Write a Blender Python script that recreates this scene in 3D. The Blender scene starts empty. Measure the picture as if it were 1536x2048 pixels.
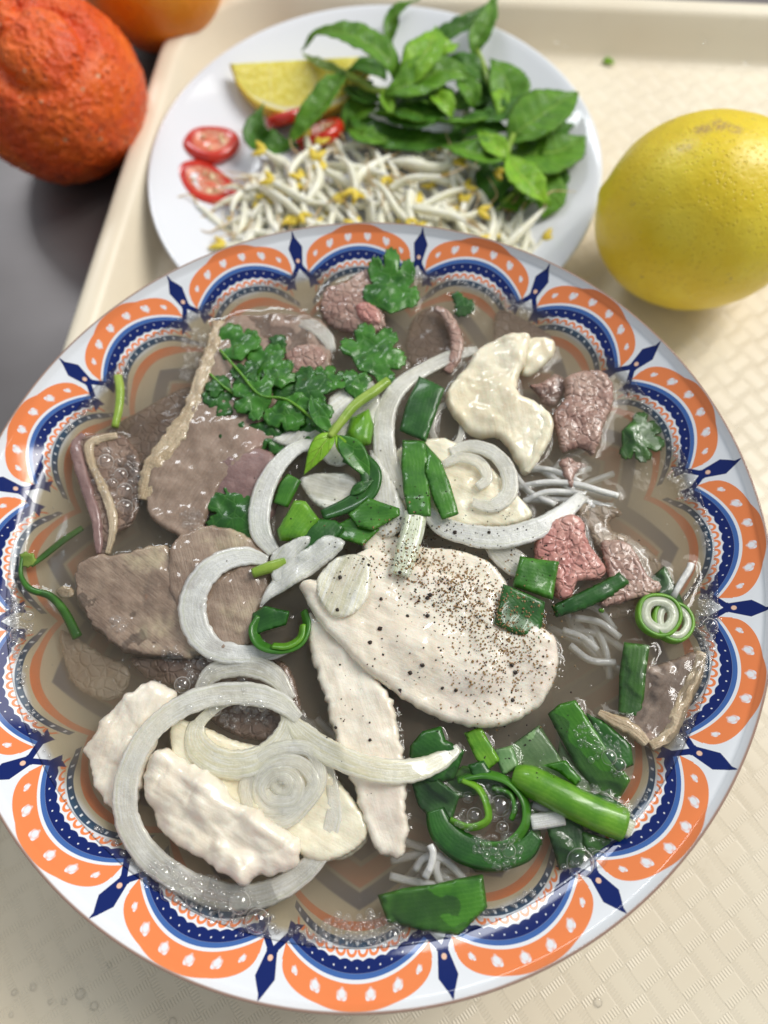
import bpy, bmesh, math, random
import numpy as np
from mathutils import Vector, Matrix, noise
from mathutils.bvhtree import BVHTree
from mathutils.geometry import delaunay_2d_cdt

random.seed(7)
rng = np.random.default_rng(7)
S = bpy.context.scene
COL = S.collection

# ------------------------------------------------------------------ camera
F_PX, TILT, ROLL, CAM_H = 1524.97, 0.39245602, -0.08302631, 0.27402941
_f = np.array([0, math.sin(TILT), -math.cos(TILT)])
_r0 = np.array([1.0, 0, 0]); _u0 = np.cross(_r0, _f)
_c, _s = math.cos(ROLL), math.sin(ROLL)
_R = _c * _r0 + _s * _u0
_U = -_s * _r0 + _c * _u0
cam_d = bpy.data.cameras.new('camera')
cam = bpy.data.objects.new('camera', cam_d); COL.objects.link(cam)
cam.matrix_world = Matrix(((_R[0], _U[0], -_f[0], 0), (_R[1], _U[1], -_f[1], 0), (_R[2], _U[2], -_f[2], CAM_H), (0, 0, 0, 1)))
cam_d.sensor_fit = 'VERTICAL'; cam_d.sensor_height = 24.0; cam_d.sensor_width = 18.0
cam_d.lens = 24.0 * F_PX / 2048.0
cam_d.clip_start = 0.01; cam_d.clip_end = 50
cam_d.dof.use_dof = True
cam_d.dof.focus_distance = 0.205
cam_d.dof.aperture_fstop = 5.0
S.camera = cam

# ------------------------------------------------------------------ world and lamps
w = bpy.data.worlds.new('World'); S.world = w; w.use_nodes = True
bg = w.node_tree.nodes['Background']
bg.inputs[0].default_value = (0.86, 0.93, 1.0, 1); bg.inputs[1].default_value = 0.39

def area(name, loc, target, sx, sy, power, color, roll=0.0):
    d = bpy.data.lights.new(name, 'AREA'); d.shape = 'RECTANGLE'; d.size = sx; d.size_y = sy
    d.energy = power; d.color = color
    o = bpy.data.objects.new(name, d); COL.objects.link(o); o.location = loc
    q = (Vector(target) - Vector(loc)).to_track_quat('-Z', 'Y')
    o.rotation_euler = (q @ Matrix.Rotation(roll, 3, 'Z').to_quaternion()).to_euler()
    return o
TGT = (0.0, 0.12, 0.05)
area('ceiling_tube_lamp', (1.02, 0.66, 1.50), TGT, 0.09, 1.1, 8, (1.0, 0.97, 0.92), 0.35)
area('ceiling_tube_lamp', (1.36, 0.56, 1.42), TGT, 0.09, 1.1, 8, (1.0, 0.97, 0.92), 0.35)
area('added_panel_light', (1.55, 1.00, 1.75), TGT, 1.3, 1.3, 30, (1.0, 0.97, 0.92), 0.0)  # added unseen softbox, takes over part of the key light from the tubes
area('added_panel_light', (-0.55, 2.0, 1.7), TGT, 0.8, 0.3, 12, (0.93, 0.97, 1.0), 0.0)  # added unseen panel, set far back so its reflection brightens the plate

S.view_settings.view_transform = 'Standard'; S.view_settings.look = 'None'
S.view_settings.exposure = 0.0; S.view_settings.gamma = 1.0
S.render.engine = 'CYCLES'
cy = S.cycles
cy.use_denoising = True
cy.max_bounces = 10; cy.diffuse_bounces = 3; cy.glossy_bounces = 3
cy.transmission_bounces = 6; cy.transparent_max_bounces = 16; cy.volume_bounces = 3
cy.caustics_reflective = False; cy.caustics_refractive = False
cy.sample_clamp_indirect = 4.0

# ------------------------------------------------------------------ geometry helpers
ZB = 0.0640        # height of the broth surface
BC = np.array([-0.0083924, 0.0762687])   # bowl centre on the tray
BR = 0.115         # bowl radius

def P(u, v, z):
    """point of the horizontal plane at height z seen along the ray of photo position (u, v)"""
    x = (u - 768.0) / F_PX; y = -(v - 1024.0) / F_PX
    d = _f + x * _R + y * _U
    t = (z - CAM_H) / d[2]
    return np.array([0, 0, CAM_H]) + d * t

def tag(o, label=None, cat=None, group=None, kind=None):
    if label: o['label'] = label
    if cat: o['category'] = cat
    if group: o['group'] = group
    if kind: o['kind'] = kind
    return o

def mesh_obj(name, verts, faces, mat=None, parent=None, smooth=True, uvs=None, centre=True):
    verts = np.asarray(verts, float)
    if centre:
        c = verts.mean(0); c[2] = verts[:, 2].min()
    else:
        c = np.zeros(3)
    me = bpy.data.meshes.new(name)
    me.from_pydata((verts - c).tolist(), [], faces)
    if smooth:
        me.polygons.foreach_set('use_smooth', [True] * len(me.polygons))
    if uvs is not None:
        ul = me.uv_layers.new(name='UVMap')
        vi = np.zeros(len(me.loops), int); me.loops.foreach_get('vertex_index', vi)
        ul.data.foreach_set('uv', np.asarray(uvs, float)[vi].ravel())
    me.update()
    if mat: me.materials.append(mat)
    o = bpy.data.objects.new(name, me); COL.objects.link(o)
    if parent is not None:
        o.parent = parent
        o.location = Vector(c) - parent.location if parent.type == 'EMPTY' or parent.parent is None else Vector(c)
        if parent.parent is not None: o.location = Vector(c) - parent.location - parent.parent.location
    else:
        o.location = Vector(c)
    return o

def empty(name, loc, label=None, cat=None, group=None):
    o = bpy.data.objects.new(name, None); COL.objects.link(o); o.location = Vector(loc)
    o.empty_display_size = 0.005
    return tag(o, label, cat, group)

def copy_tree(o, parent=None):
    c = o.copy(); COL.objects.link(c); c.parent = parent
    for ch in list(o.children): copy_tree(ch, c)
    return c

def lathe(profile, n=96, closed=False):
    """profile: list of (r, z); returns verts, faces about the z axis"""
    V = []; Fc = []
    m = len(profile)
    for i in range(n):
        a = 2 * math.pi * i / n
        ca, sa = math.cos(a), math.sin(a)
        for r, z in profile: V.append((r * ca, r * sa, z))
    lim = m if closed else m - 1
    for i in range(n):
        j = (i + 1) % n
        for k in range(lim):
            k2 = (k + 1) % m
            Fc.append((i * m + k, j * m + k, j * m + k2, i * m + k2))
    return V, Fc

def catmull(pts, n_per, closed=False):
    pts = [np.asarray(p, float) for p in pts]
    out = []; m = len(pts)
    segs = m if closed else m - 1
    for i in range(segs):
        if closed:
            p0, p1, p2, p3 = pts[(i - 1) % m], pts[i], pts[(i + 1) % m], pts[(i + 2) % m]
        else:
            p1, p2 = pts[i], pts[i + 1]
            p0 = pts[i - 1] if i > 0 else 2 * p1 - p2
            p3 = pts[i + 2] if i + 2 < m else 2 * p2 - p1
        for k in range(n_per):
            t = k / n_per
            out.append(0.5 * ((2 * p1) + (-p0 + p2) * t + (2 * p0 - 5 * p1 + 4 * p2 - p3) * t * t + (-p0 + 3 * p1 - 3 * p2 + p3) * t ** 3))
    if not closed: out.append(pts[-1])
    return np.array(out)

def resample(poly, step, closed=True):
    pts = np.asarray(poly)
    q = np.vstack([pts, pts[:1]]) if closed else pts
    d = np.linalg.norm(np.diff(q[:, :2], axis=0), axis=1); s = np.concatenate([[0], np.cumsum(d)])
    n = max(8, int(s[-1] / step))
    t = np.linspace(0, s[-1], n + (0 if closed else 1), endpoint=not closed)
    return np.stack([np.interp(t, s, q[:, k]) for k in range(q.shape[1])], 1)

def poly_dist(pts, poly):
    """distance of pts to closed polygon and inside flag"""
    a = poly; b = np.roll(poly, -1, axis=0)
    D = np.full(len(pts), 1e9); inside = np.zeros(len(pts), bool)
    for i in range(len(a)):
        e = b[i] - a[i]; w_ = pts - a[i]
        t = np.clip((w_ @ e) / max(e @ e, 1e-18), 0, 1)
        q = w_ - t[:, None] * e
        D = np.minimum(D, (q ** 2).sum(1))
        c1 = (a[i][1] <= pts[:, 1]) != (b[i][1] <= pts[:, 1])
        if abs(e[1]) > 1e-15:
            xi = a[i][0] + (pts[:, 1] - a[i][1]) * e[0] / e[1]
            inside ^= c1 & (pts[:, 0] < xi)
    return np.sqrt(D), inside

def fbm(x, y, scale, seed=0.0, octv=3, stretch=None):
    """vectorised value-like noise from mathutils.noise"""
    out = np.empty(len(x))
    if stretch is not None:
        ang, k = stretch
        ca, sa = math.cos(ang), math.sin(ang)
        x, y = x * ca + y * sa, (-x * sa + y * ca) * k
    for i in range(len(x)):
        out[i] = noise.fractal((x[i] * scale, y[i] * scale, seed), 0.9, 2.0, octv)
    return out

def voro(x, y, cell, seed):
    """distance difference F2-F1 normalised by the cell size: 0 in the cracks"""
    r = np.random.default_rng(seed)
    x0, x1, y0, y1 = x.min() - cell, x.max() + cell, y.min() - cell, y.max() + cell
    gx, gy = np.meshgrid(np.arange(x0, x1, cell), np.arange(y0, y1, cell))
    s = np.stack([gx.ravel(), gy.ravel()], 1) + r.uniform(-.48, .48, (gx.size, 2)) * cell
    d = np.hypot(x[:, None] - s[None, :, 0], y[:, None] - s[None, :, 1])
    d.partition(1, axis=1)
    return (d[:, 1] - d[:, 0]) / cell

FOOD = []          # meshes used later to lay pepper and droplets on

def slab(name, outline, mat, thick=2.0, edge=1.5, step=0.8, jag=0.25, jagscale=900, ctrl=(), z0=None,
         rough=0.15, rscale=300, stretch=None, crack=0.0, cellmm=2.6, parent=None, scallop=None, lobes=None, smooth_outline=True,
         seed=None, dome=0.0, wave=0.0, wavescale=90, food=True, hscale=1.0):
    """a slice of food: outline of (u, v, height mm) over height z0, thickness and edge rounding in mm"""
    z0 = ZB if z0 is None else z0
    seed = seed if seed is not None else random.random() * 100
    o3 = np.array([P(p[0], p[1], z0 + (p[2] if len(p) > 2 else 0) * hscale * 1e-3) for p in outline])
    c3 = np.array([P(p[0], p[1], z0 + p[2] * hscale * 1e-3) for p in ctrl]) if len(ctrl) else np.zeros((0, 3))
    st = step * 1e-3
    src = np.vstack([o3, c3])
    poly = catmull(o3, 8, True) if smooth_outline else o3
    poly = resample(poly, st * 0.9)
    # ragged edge
    nxt = np.roll(poly, -1, 0) - np.roll(poly, 1, 0)
    nrm = np.stack([nxt[:, 1], -nxt[:, 0]], 1); nrm /= np.linalg.norm(nrm, axis=1)[:, None] + 1e-12
    if jag > 0:
        jn = fbm(poly[:, 0], poly[:, 1], jagscale, seed, 2)
        poly[:, :2] += nrm * (jn * jag * 1e-3)[:, None]
    if lobes:
        wl, amp = lobes
        L = np.concatenate([[0], np.cumsum(np.linalg.norm(np.diff(poly[:, :2], axis=0), axis=1))])
        nl = max(3, round(L[-1] / (wl * 1e-3))); ph = L / L[-1] * nl + .12 * fbm(poly[:, 0], poly[:, 1], 130, seed + 6, 1)
        cutv = (np.abs(np.cos(math.pi * ph)) ** 6)
        poly[:, :2] -= nrm * (cutv * amp * 1e-3)[:, None]
    if scallop:
        wl, amp = scallop
        L = np.concatenate([[0], np.cumsum(np.linalg.norm(np.diff(poly[:, :2], axis=0), axis=1))])
        ph = L / (wl * 1e-3) + 0.6 * fbm(poly[:, 0], poly[:, 1], 200, seed + 3, 1)
        sc = np.abs(np.sin(math.pi * ph)) - 0.6 + 0.5 * (np.abs(np.sin(math.pi * ph / 3.1)) - .5)
        poly[:, :2] += nrm * (sc * amp * 1e-3)[:, None]
    pxy = poly[:, :2]
    lo, hi = pxy.min(0), pxy.max(0)
    xs = np.arange(lo[0], hi[0], st); ys = np.arange(lo[1], hi[1], st * 0.87)
    gx, gy = np.meshgrid(xs, ys); gx[1::2] += st / 2
    g = np.stack([gx.ravel(), gy.ravel()], 1) + rng.uniform(-.12, .12, (gx.size, 2)) * st
    d, ins = poly_dist(g, pxy)
    k = ins & (d > st * 0.45)
    g = g[k]; d = d[k]
    allp = np.vstack([pxy, g]); nb = len(pxy)
    co = [Vector((float(a) * 100, float(b) * 100)) for a, b in allp]
    res = delaunay_2d_cdt(co, [(i, (i + 1) % nb) for i in range(nb)], [], 1, 1e-7)
    V2 = np.array([(p[0], p[1]) for p in res[0]]) / 100; T = [tuple(f) for f in res[2]]
    D, _ = poly_dist(V2, pxy)
    isb = D < 1e-6
    D[isb] = 0
    # height by inverse distance weights from the outline points
    dd = ((V2[:, None, :] - src[None, :, :2]) ** 2).sum(2) + 1e-8
    W = dd ** -1.5
    H = (W @ src[:, 2]) / W.sum(1)
    t = np.clip(D / (edge * 1e-3), 0, 1)
    prof = np.sqrt(np.clip(1 - (1 - t) ** 2, 0, 1))
    if dome: prof = prof * (1 - dome) + dome * np.clip(D / D.max(), 0, 1) ** .6
    x, y = V2[:, 0], V2[:, 1]
    n1 = fbm(x, y, rscale, seed, 3, stretch) if rough else 0
    dz = rough * 1e-3 * n1 * t
    if crack:
        wx = x + cellmm * .45e-3 * fbm(x, y, .75e3 / cellmm, seed + 9, 3); wy = y + cellmm * .45e-3 * fbm(x, y, .75e3 / cellmm, seed + 5, 3)
        vv = voro(wx, wy, cellmm * 1e-3, int(seed * 7) + 1)
        am = .55 + .6 * fbm(x, y, 160, seed + 31, 2)
        dz = dz + crack * 1e-3 * am * (np.clip(vv / (.55 if cellmm < 6 else .16), 0, 1) ** 0.5 - 0.75) * t
        if cellmm < 6: dz = dz + .35 * crack * 1e-3 * (np.clip(voro(wx, wy, cellmm * .55e-3, int(seed * 5) + 2) / .5, 0, 1) - .6) * t
    if wave: H = H + wave * 1e-3 * fbm(x, y, wavescale, seed + 20, 2)
    top = H + thick * 0.5e-3 * prof + dz
    bot = H - thick * 0.5e-3 * prof
    n = len(V2)
    verts = [(x[i], y[i], top[i]) for i in range(n)]
    bi = {}
    for i in range(n):
        if isb[i]: bi[i] = i; verts[i] = (x[i], y[i], H[i])
        else: bi[i] = len(verts); verts.append((x[i], y[i], bot[i]))
    faces = []
    for f in T:
        a, b, c = f[:3]
        ar = (x[b] - x[a]) * (y[c] - y[a]) - (x[c] - x[a]) * (y[b] - y[a])
        if ar < 0: a, b, c = a, c, b
        if isb[a] and isb[b] and isb[c]:
            faces.append((a, b, c)); continue
        faces.append((a, b, c)); faces.append((bi[a], bi[c], bi[b]))
    # uv: principal axis coordinates in metres
    q = V2 - V2.mean(0); ev, evec = np.linalg.eigh(q.T @ q)
    ax = evec[:, 1]; uvn = np.stack([q @ ax, q @ evec[:, 0] / .004], 1)
    uv = np.zeros((len(verts), 2)); uv[:n] = uvn
    for i, j in bi.items(): uv[j] = uvn[i]
    o = mesh_obj(name, verts, faces, mat, parent, uvs=uv)
    if food: FOOD.append((np.array(verts), faces))
    return o

def sweep(name, pts, width, thick, mat, z0=None, roll=0.0, parent=None, n_per=7, fold=0.0, k=5, world=None, taper=None,
          food=True, closed=False, lens=False, ripple=0.0, jag=0.0, flat=4):
    """a strip or tube along (u, v, height mm); width/thick in mm (numbers or lists along the path)"""
    z0 = ZB if z0 is None else z0
    if world is not None: c3 = np.array(world, float)
    else: c3 = np.array([P(p[0], p[1], z0 + (p[2] if len(p) > 2 else 0) * 1e-3) for p in pts])
    C = catmull(c3, n_per, closed)
    n = len(C)
    def along(a):
        if isinstance(a, (int, float)): return np.full(n, float(a))
        return np.interp(np.linspace(0, 1, n), np.linspace(0, 1, len(a)), a)
    Wd, Th, Ro = along(width) * 1e-3, along(thick) * 1e-3, along(roll)
    Tn = np.gradient(C, axis=0)
    if closed: Tn = np.roll(C, -1, 0) - np.roll(C, 1, 0)
    Tn /= np.linalg.norm(Tn, axis=1)[:, None] + 1e-12
    sd = random.random() * 50
    V = []; uv = []; Ls = np.concatenate([[0], np.cumsum(np.linalg.norm(np.diff(C, axis=0), axis=1))])
    ss = np.linspace(-1, 1, k + 2)
    m = 2 * (k + 2) - 2
    for i in range(n):
        T = Tn[i]
        side = np.cross(T, [0, 0, 1.0]); l = np.linalg.norm(side)
        side = side / l if l > 1e-6 else np.array([1.0, 0, 0])
        up = np.cross(side, T)
        a = math.radians(Ro[i])
        s2 = side * math.cos(a) + up * math.sin(a); u2 = -side * math.sin(a) + up * math.cos(a)
        rp = ripple * 1e-3
        jg = 1 + jag * noise.noise((Ls[i] * 700, sd, 0))
        for j, s in enumerate(ss):       # top
            e = math.sqrt(max(0, 1 - abs(s) ** (2.0 if lens else flat)))
            h = fold * abs(s) * Wd[i] / 2
            z = rp * noise.noise((C[i][0] * 250 + sd, C[i][1] * 250, s * 1.5)) if rp else 0
            V.append(C[i] + s2 * s * Wd[i] / 2 * jg + u2 * (h + Th[i] / 2 * e + z)); uv.append((Ls[i], s))
        for j, s in list(enumerate(ss))[-2:0:-1]:   # bottom
            e = math.sqrt(max(0, 1 - abs(s) ** (2.0 if lens else flat)))
            h = fold * abs(s) * Wd[i] / 2
            z = rp * noise.noise((C[i][0] * 250 + sd, C[i][1] * 250, s * 1.5)) if rp else 0
            V.append(C[i] + s2 * s * Wd[i] / 2 * jg + u2 * (h - Th[i] / 2 * e + z)); uv.append((Ls[i], s))
    Fc = []
    for i in range(n if closed else n - 1):
        i2 = (i + 1) % n
        for j in range(m):
            j2 = (j + 1) % m
            Fc.append((i * m + j, i2 * m + j, i2 * m + j2, i * m + j2))
    if not closed:
        Fc.append(tuple(range(m))[::1]); Fc.append(tuple((n - 1) * m + j for j in range(m))[::-1])
    L = max(Ls[-1], 1e-6)
    o = mesh_obj(name, V, Fc, mat, parent, uvs=[(a, b) for a, b in uv])
    if food: FOOD.append((np.array(V), Fc))
    return o

def leafw(n=9, wmax=10.0, base=0.12, tip=0.02, peak=0.42):
    out = []
    for i in range(n):
        t = i / (n - 1)
        f = (t / peak) if t < peak else (1 - t) / (1 - peak)
        v = math.sin(math.pi / 2 * max(0, f)) ** (0.8 if t < peak else 1.15)
        out.append(wmax * max(v, base if t < .5 else tip))
    return out

# ------------------------------------------------------------------ node helpers
class NT:
    """a material with shorthand node calls"""
    def __init__(self, name):
        self.m = bpy.data.materials.new(name); self.m.use_nodes = True
        self.t = self.m.node_tree; self.t.nodes.clear()
        self.out = self.t.nodes.new('ShaderNodeOutputMaterial')
    def n(self, typ, **kw):
        nd = self.t.nodes.new(typ)
        for k_, v_ in kw.items(): setattr(nd, k_, v_)
        return nd
    def link(self, a, b): self.t.links.new(a, b)
    def set(self, sock, v):
        if isinstance(v, E): self.link(v.s, sock)
        elif isinstance(v, bpy.types.NodeSocket): self.link(v, sock)
        else:
            if hasattr(sock.default_value, '__len__') and len(sock.default_value) == 4 and len(v) == 3: v = (*v, 1)
            sock.default_value = v
    def math(self, op, *a):
        nd = self.n('ShaderNodeMath', operation=op)
        for i, v in enumerate(a): self.set(nd.inputs[i], v)
        return E(self, nd.outputs[0])
    def coords(self, kind='Object'):
        return self.n('ShaderNodeTexCoord').outputs[kind]
    def mapping(self, vec, scale=(1, 1, 1), rot=(0, 0, 0), loc=(0, 0, 0)):
        nd = self.n('ShaderNodeMapping'); self.link(vec, nd.inputs[0])
        nd.inputs['Scale'].default_value = scale; nd.inputs['Rotation'].default_value = rot; nd.inputs['Location'].default_value = loc
        return nd.outputs[0]
    def noise(self, vec, scale, detail=4, rough=.55, dist=0.0):
        nd = self.n('ShaderNodeTexNoise'); self.link(vec, nd.inputs['Vector'])
        nd.inputs['Scale'].default_value = scale; nd.inputs['Detail'].default_value = detail
        nd.inputs['Roughness'].default_value = rough; nd.inputs['Distortion'].default_value = dist
        return E(self, nd.outputs['Fac'])
    def voronoi(self, vec, scale, feature='F1', rand=1.0):
        nd = self.n('ShaderNodeTexVoronoi', feature=feature); self.link(vec, nd.inputs['Vector'])
        nd.inputs['Scale'].default_value = scale; nd.inputs['Randomness'].default_value = rand
        return E(self, nd.outputs['Distance'])
    def ramp(self, x, lo, hi):
        nd = self.n('ShaderNodeMapRange', interpolation_type='SMOOTHSTEP'); self.set(nd.inputs[0], x)
        nd.inputs[1].default_value = lo; nd.inputs[2].default_value = hi
        return E(self, nd.outputs[0])
    def mix(self, fac, a, b):
        nd = self.n('ShaderNodeMix', data_type='RGBA')
        self.set(nd.inputs[0], fac); self.set(nd.inputs[6], a); self.set(nd.inputs[7], b)
        return nd.outputs[2]
    def bump(self, h, dist, strength=1.0, normal=None):
        nd = self.n('ShaderNodeBump'); self.set(nd.inputs['Height'], h)
        nd.inputs['Distance'].default_value = dist; nd.inputs['Strength'].default_value = strength
        if normal is not None: self.link(normal, nd.inputs['Normal'])
        return nd.outputs[0]
    def pbr(self, color, rough=.4, normal=None, sss=0.0, sr=(1, .5, .3), ss=0.002, coat=0.0, metal=0.0, spec=0.5, trans=0.0, ior=1.45, alpha=1.0, coatr=.08):
        b = self.n('ShaderNodeBsdfPrincipled')
        self.set(b.inputs['Base Color'], color); self.set(b.inputs['Roughness'], rough)
        b.inputs['Metallic'].default_value = metal; b.inputs['Specular IOR Level'].default_value = spec
        b.inputs['IOR'].default_value = ior; b.inputs['Transmission Weight'].default_value = trans
        b.inputs['Subsurface Weight'].default_value = sss; b.inputs['Subsurface Radius'].default_value = sr
        b.inputs['Subsurface Scale'].default_value = ss
        b.inputs['Coat Weight'].default_value = coat; b.inputs['Coat Roughness'].default_value = coatr
        self.set(b.inputs['Alpha'], alpha)
        if normal is not None:
            self.link(normal, b.inputs['Normal'])
        return b.outputs[0]
    def surf(self, sh): self.link(sh, self.out.inputs[0]); return self.m
    def mixs(self, fac, a, b):
        nd = self.n('ShaderNodeMixShader'); self.set(nd.inputs[0], fac); self.link(a, nd.inputs[1]); self.link(b, nd.inputs[2])
        return nd.outputs[0]

class E:
    def __init__(self, nt, s): self.nt = nt; self.s = s
    def __add__(s, o): return s.nt.math('ADD', s, o)
    __radd__ = __add__
    def __sub__(s, o): return s.nt.math('SUBTRACT', s, o)
    def __rsub__(s, o): return s.nt.math('SUBTRACT', o, s)
    def __mul__(s, o): return s.nt.math('MULTIPLY', s, o)
    __rmul__ = __mul__
    def __truediv__(s, o): return s.nt.math('DIVIDE', s, o)
    def abs(s): return s.nt.math('ABSOLUTE', s)
    def sin(s): return s.nt.math('SINE', s)
    def cos(s): return s.nt.math('COSINE', s)
    def sqrt(s): return s.nt.math('SQRT', s)
    def max(s, o): return s.nt.math('MAXIMUM', s, o)
    def min(s, o): return s.nt.math('MINIMUM', s, o)
    def pow(s, o): return s.nt.math('POWER', s, o)
    def floor(s): return s.nt.math('FLOOR', s)
    def fmod(s, o): return s.nt.math('FLOORED_MODULO', s, o)
    def gt(s, o, e=0.0009):     # soft step: 1 where s > o
        x = (s - o) * (1.0 / e) + 0.5
        x = s.nt.math('MINIMUM', x, 1.0); return s.nt.math('MAXIMUM', x, 0.0)
    def lt(s, o, e=0.0009):
        x = (o - s) * (1.0 / e) + 0.5
        x = s.nt.math('MINIMUM', x, 1.0); return s.nt.math('MAXIMUM', x, 0.0)
    def band(s, lo, hi, e=0.0009): return s.gt(lo, e) * s.lt(hi, e)

# ------------------------------------------------------------------ materials of the setting and dishes
def mat_steel():
    t = NT('brushed_steel'); c = t.coords()
    streak = t.noise(t.mapping(c, (40, 900, 1), (0, 0, .9)), 1, 3)
    blot = t.noise(c, 9, 3)
    col = t.mix(t.ramp(blot, .3, .75), (.20, .18, .175), (.30, .275, .27))
    r = 0.30 + streak * .10 + blot * .12
    return t.surf(t.pbr(col, r, t.bump(streak, .00004, .35), metal=.85))
def mat_tray():
    t = NT('cream_tray_plastic'); c = t.coords()
    x = t.n('ShaderNodeSeparateXYZ'); t.link(t.mapping(c, rot=(0, 0, math.radians(49))), x.inputs[0])
    X, Y = E(t, x.outputs[0]), E(t, x.outputs[1])
    s = 0.0088
    px, py = X / s, Y / s
    ix, iy = px.floor(), py.floor()
    lx, ly = (px - ix - 0.5), (py - iy - 0.5)
    par = (ix + iy).fmod(2.0)      # 0 or 1
    along = lx * par + ly * (1.0 - par); across = ly * par + lx * (1.0 - par)
    hatch = (across * (2 * math.pi * 9)).sin()
    zig = (across * (2 * math.pi * 9)).cos().abs() * .04
    ends = (along.abs() + zig).gt(0.27, .05)
    bulge = 1.0 - along * along * 2.2
    edge = across.abs().lt(0.47, .04)
    h = bulge * .45 + edge * .18 + hatch * ends * .20
    # only on the floor: fade to the walls
    y2 = t.n('ShaderNodeSeparateXYZ'); t.link(c, y2.inputs[0])
    fl = E(t, y2.outputs[2]).lt(0.0006, .0004)
    fine = t.noise(c, 2600, 2)
    blot = t.noise(c, 14, 3)
    col = t.mix(t.ramp(blot, .35, .7), (.82, .72, .555), (.86, .775, .61))
    nrm = t.bump(h * fl + fine * .03, .00033, .95)
    wear = t.noise(t.mapping(c, (30, 420, 1), (0, 0, .5)), 1, 4)
    col = t.mix(t.ramp(t.noise(c, 45, 5, .7), .60, .74) * .30, col, (.66, .56, .40))
    return t.surf(t.pbr(col, .26 + blot * .12 + t.ramp(wear, .55, .7) * .10, nrm, spec=.45))
def mat_white():
    t = NT('white_porcelain')
    return t.surf(t.pbr((.80, .82, .86), .10, spec=.5))
def mat_bowl_print():
    t = NT('printed_porcelain_glaze'); c = t.coords()
    sx = t.n('ShaderNodeSeparateXYZ'); t.link(c, sx.inputs[0])
    X, Y = E(t, sx.outputs[0]), E(t, sx.outputs[1])
    r = (X * X + Y * Y).sqrt() * (1 / BR)
    th = t.math('ARCTAN2', Y, X)
    sec = math.pi / 8
    th0 = math.radians(97.507 - 11.25 - 11.25)
    a = (th - th0).fmod(sec) - sec / 2
    ab = a.abs()
    WHITE = (.80, .82, .85); CREAM = (.74, .74, .68); OR = (.86, .25, .085); NAVY = (.006, .018, .13); BLUE = (.055, .14, .40); TEAL = (.02, .07, .14); BROWN = (.05, .015, .015)
    x = a; ax = ab
    x2 = x * x
    col = t.mix(r.lt(.872, .012), WHITE, (.70, .61, .42))
    # inner patterns by arc coordinate
    k = r + x2 * 2.05
    # orange lens
    ell = ((ax * (1 / .168)).pow(2.0) * -1.0 + 1.0).max(0.0).sqrt() * .072 + .921
    lens = r.lt(ell) * k.gt(.951) * ax.lt(.170)
    col = t.mix(lens, col, OR)
    hr = r + x2 * 1.75
    for cx, cr, hs in ((.030, .9685, .0094), (.088, .9685, .0094), (.137, .9675, .0062)):
        hx = (ax - cx) * (1 / hs); hy = (hr - cr) * (1 / hs) + 0.05
        q = hx * hx + hy * hy - 1.0
        f = q * q * q - hx * hx * hy * hy * hy
        col = t.mix(f.lt(0.0, .35), col, WHITE)
    inner = ax.lt(.172)
    col = t.mix(k.band(.940, .9445) * inner, col, BLUE)
    col = t.mix(k.band(.9445, .9475) * inner, col, WHITE)
    col = t.mix(k.band(.9345, .9405) * inner, col, BLUE)
    sc = (x * (math.pi / .0262)).cos().abs()
    lo = .9140 - sc * .004
    # navy band with scalloped lower edge
    col = t.mix(k.gt(lo) * k.lt(.9345) * inner, col, NAVY)
    dx = (x + .0131).fmod(.0262) - .0131
    dk = k - .9255
    dot = (dx * dx + dk * dk).sqrt().lt(.0017, .0012)
    col = t.mix(dot * inner, col, WHITE)
    # orange scallops
    dx2 = x.fmod(.0262) - .0131
    rr = (dx2 * dx2 + (k - .8955) * (k - .8955)).sqrt()
    ring = rr.lt(.0125, .0012) * rr.gt(.0065, .0012) * k.gt(.8945) * inner * ax.lt(.158)
    col = t.mix(ring, col, OR)
    # teal band with white squares
    col = t.mix(k.band(.8770, .8905) * inner, col, TEAL)
    sq = dx.abs().lt(.0028, .001) * (k - .8838).abs().lt(.003, .001)
    col = t.mix(sq * inner, col, WHITE)
    # leaf motif over sector borders
    xb = (sec / 2 - ab) * r
    up = ((r - .9935) * -1.0) * (.0205 / .036)
    dn = (r - .905) * (.0115 / .052) + .0095
    half = up.min(dn)
    leaf = xb.lt(half) * r.gt(.905)
    legc = (.908 - r).max(0.0) * .80 + .004
    leg = (xb - legc).abs().lt(.0085) * r.band(.858, .912)
    col = t.mix(leg, col, NAVY); col = t.mix(leaf, col, NAVY)
    dd = (xb * xb + (r - .923) * (r - .923)).sqrt().lt(.0055, .0015)
    col = t.mix(dd, col, (.85, .55, .40))
    # thin orange line under the bands
    kk = r + x2 * 1.7
    col = t.mix(kk.band(.846, .862), col, OR)
    # zig-zag bands further down
    z = r + ab * .42
    for lo_, hi_, cc in ((.792, .826, TEAL), (.742, .784, OR), (.692, .73, TEAL), (.640, .682, OR), (.59, .625, TEAL), (.53, .58, OR)):
        col = t.mix(z.band(lo_, hi_, .006), col, cc)
    rim = r.gt(.9925, .003)
    col = t.mix(rim, col, (.34, .22, .17))
    return t.surf(t.pbr(col, .045, spec=.42))
def mat_bowl_out():
    t = NT('porcelain_outside_glaze'); c = t.coords()
    sx = t.n('ShaderNodeSeparateXYZ'); t.link(c, sx.inputs[0])
    X, Y, Z = [E(t, sx.outputs[i]) for i in range(3)]
    th = t.math('ARCTAN2', Y, X); sec = math.pi / 8
    a = (th - .2).fmod(sec) - sec / 2
    dz = (Z - .0665) * (1 / .0020); da = a * (BR / .0035)
    dot = (dz * dz + da * da).lt(1.0, .4)
    blot = t.noise(c, 120, 3)
    col = t.mix(Z.gt(.0640, .006), (.58, .51, .44), (.33, .22, .17))
    col = t.mix(blot * .35, col, (.24, .16, .12))
    col = t.mix(dot, col, (.02, .03, .12))
    return t.surf(t.pbr(col, .14, spec=.5))

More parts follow.
